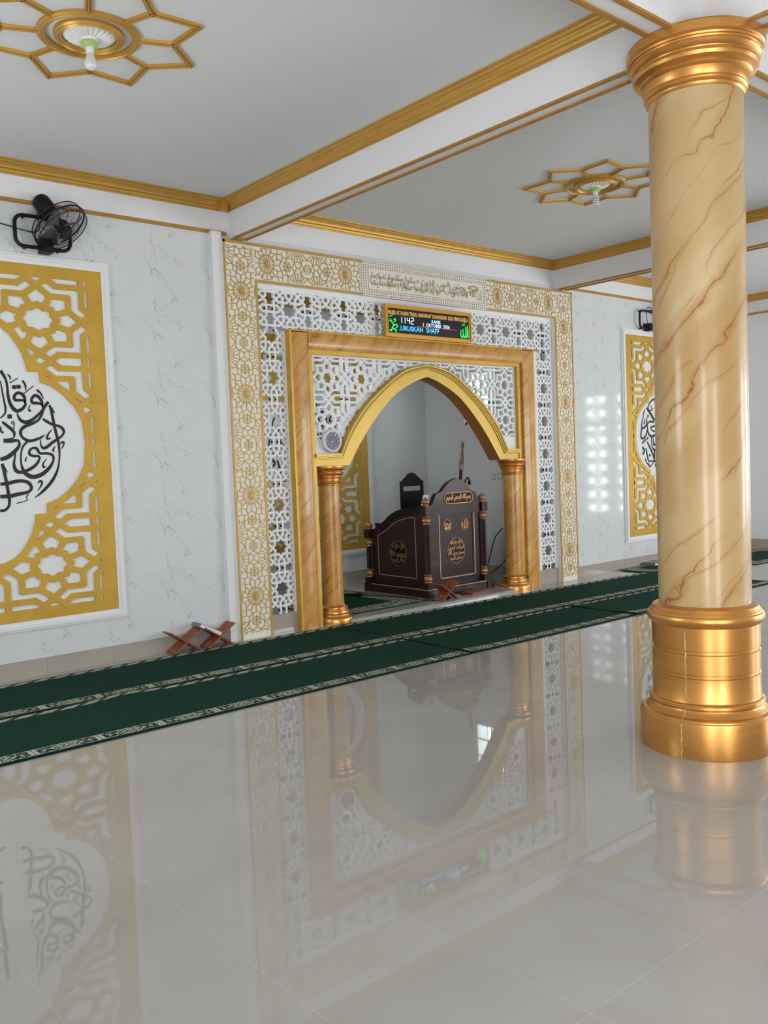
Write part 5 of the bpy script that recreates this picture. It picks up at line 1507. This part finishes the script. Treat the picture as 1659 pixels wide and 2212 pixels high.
# ------------------------------------------------------------------ wall fans
def frame_basis(n):
    n = Vector(n).normalized(); a = Vector((0,0,1)); u = a.cross(n).normalized(); v = n.cross(u)
    return n, u, v
def wall_fan(bx, bz, head, nrm, label, cord):
    root = thing('wall_fan', label, 'fan', (bx, YW, bz), 0, 'black wall fans')
    # rounded rectangular tube bracket
    w, h, r, yo = 0.46, 0.255, 0.07, -0.075
    path = []
    for (cx, cz, a0) in ((w-r, h-r, 0), (r, h-r, 90), (r, r, 180), (w-r, r, 270)):
        for k in range(7):
            a = math.radians(a0+15*k); path.append((cx+r*math.cos(a), yo, cz+r*math.sin(a)))
    path.append(path[0])
    MB().tube(path, 0.0155, 10, cap=False).build('tube_bracket', M['black'], root, smooth=50)
    MB().box(0.205, 0.30, -0.11, -0.0, -0.035, 0.075).build('junction_box', M['black'], root)
    for (cx, cz) in ((0.09, 0.0), (0.37, 0.0), (0.09, 0.255)):
        MB().tube([(cx, 0.0, cz), (cx, yo, cz)], 0.012, 8).build('wall_stud', M['black'], root)
    n, u, v = frame_basis(nrm)
    c = Vector(head)-Vector((bx, YW, bz))
    W = lambda p, a, b: tuple(c+n*p+u*a+v*b)
    # motor housing
    mot = MB(); pr = [(-0.30,0.035),(-0.298,0.062),(-0.27,0.075),(-0.17,0.078),(-0.13,0.070),(-0.12,0.05),(-0.05,0.045)]
    k_ = 24
    vs = [W(p, r_*math.cos(2*math.pi*k/k_), r_*math.sin(2*math.pi*k/k_)) for p, r_ in pr for k in range(k_)]
    fs = [(i*k_+k, i*k_+(k+1) % k_, (i+1)*k_+(k+1) % k_, (i+1)*k_+k) for i in range(len(pr)-1) for k in range(k_)]+[tuple(range(k_-1,-1,-1))]
    mot.add(vs, fs); mot.build('motor_housing', M['black'], root, smooth=40)
    a_ = Vector(W(-0.15, 0, -0.05)); p1 = Vector((0.33, yo, 0.255)) if c.x > 0.25 else Vector((0.28, yo, 0.255))
    MB().tube([tuple(p1-Vector((0.12,0,0))), tuple(p1), tuple(a_)], [0.016, 0.026, 0.036], 10).build('swivel_arm', M['black'], root, smooth=50)
    # cage
    R = 0.232
    cage = MB()
    for (p, r_, t_) in ((0.0, R, 0.007), (0.05, R*0.98, 0.004), (-0.05, R*0.97, 0.004), (0.085, R*0.55, 0.0025), (-0.075, R*0.55, 0.0025), (0.09, 0.055, 0.004)):
        cage.tube([W(p, r_*math.cos(2*math.pi*k/48), r_*math.sin(2*math.pi*k/48)) for k in range(49)], t_, 6, cap=False)
    for k in range(56):
        a = 2*math.pi*k/56
        for sg_ in (1, -1):
            cage.tube([W(sg_*0.09, 0.05*math.cos(a), 0.05*math.sin(a)), W(sg_*0.086, R*0.5*math.cos(a), R*0.5*math.sin(a)), W(sg_*0.062, R*0.92*math.cos(a), R*0.92*math.sin(a)), W(0, R*math.cos(a), R*math.sin(a))], 0.0013, 4, cap=False)
    cage.build('wire_cage', M['black'], root)
    MB().tube([W(0.092, 0, 0), W(0.097, 0, 0)], 0.055, 20).build('cage_badge', M['black'], root)
    # three blades and hub
    MB().tube([W(-0.05, 0, 0), W(0.04, 0, 0)], 0.042, 20).build('hub', M['black'], root, smooth=40)
    for b in range(3):
        vs = []; nr, na = 5, 5
        for i in range(nr):
            r_ = 0.04+(0.205-0.04)*i/(nr-1); wd_ = math.radians(30+26*i/(nr-1))
            for j in range(na):
                t = j/(na-1); a = b*2*math.pi/3+0.5+wd_*(t-0.5)+0.25*i/(nr-1)
                vs.append(W(-0.03+0.06*t, r_*math.cos(a), r_*math.sin(a)))
        fs = [(i*na+j, i*na+j+1, (i+1)*na+j+1, (i+1)*na+j) for i in range(nr-1) for j in range(na-1)]
        vs2 = [tuple(Vector(p)+n*0.002) for p in vs]
        MB().add(vs, fs).add(vs2, [tuple(reversed(f)) for f in fs]).build('blade', M['fan_blade'], root, smooth=60)
    MB().tube(spline(cord, 6), 0.005, 6).build('cord', M['blacksoft'], root, smooth=60)
    return root
M['fan_blade'] = mk('fan_blade_plastic', (92,92,90), 0.35)
wall_fan(-1.955, 3.618, (-1.625, -0.105, 3.792), (0.36,-0.48,-0.80), 'black wall fan tilted down above the near calligraphy panel',
         [(0.27,-0.09,0.30),(0.22,-0.07,0.33),(0.20,-0.06,0.27),(0.21,-0.06,0.17),(0.17,-0.04,0.135),(0.06,-0.02,0.15),(-0.10,-0.006,0.18),(-0.30,-0.006,0.19)])
wall_fan(7.06, 3.575, (7.84, -0.20, 3.82), (0.62,-0.62,-0.48), 'black wall fan mostly hidden behind the big pillar',
         [(0.30,-0.09,0.30),(0.24,-0.07,0.32),(0.20,-0.06,0.24),(0.22,-0.06,0.12),(0.25,-0.06,0.05)])
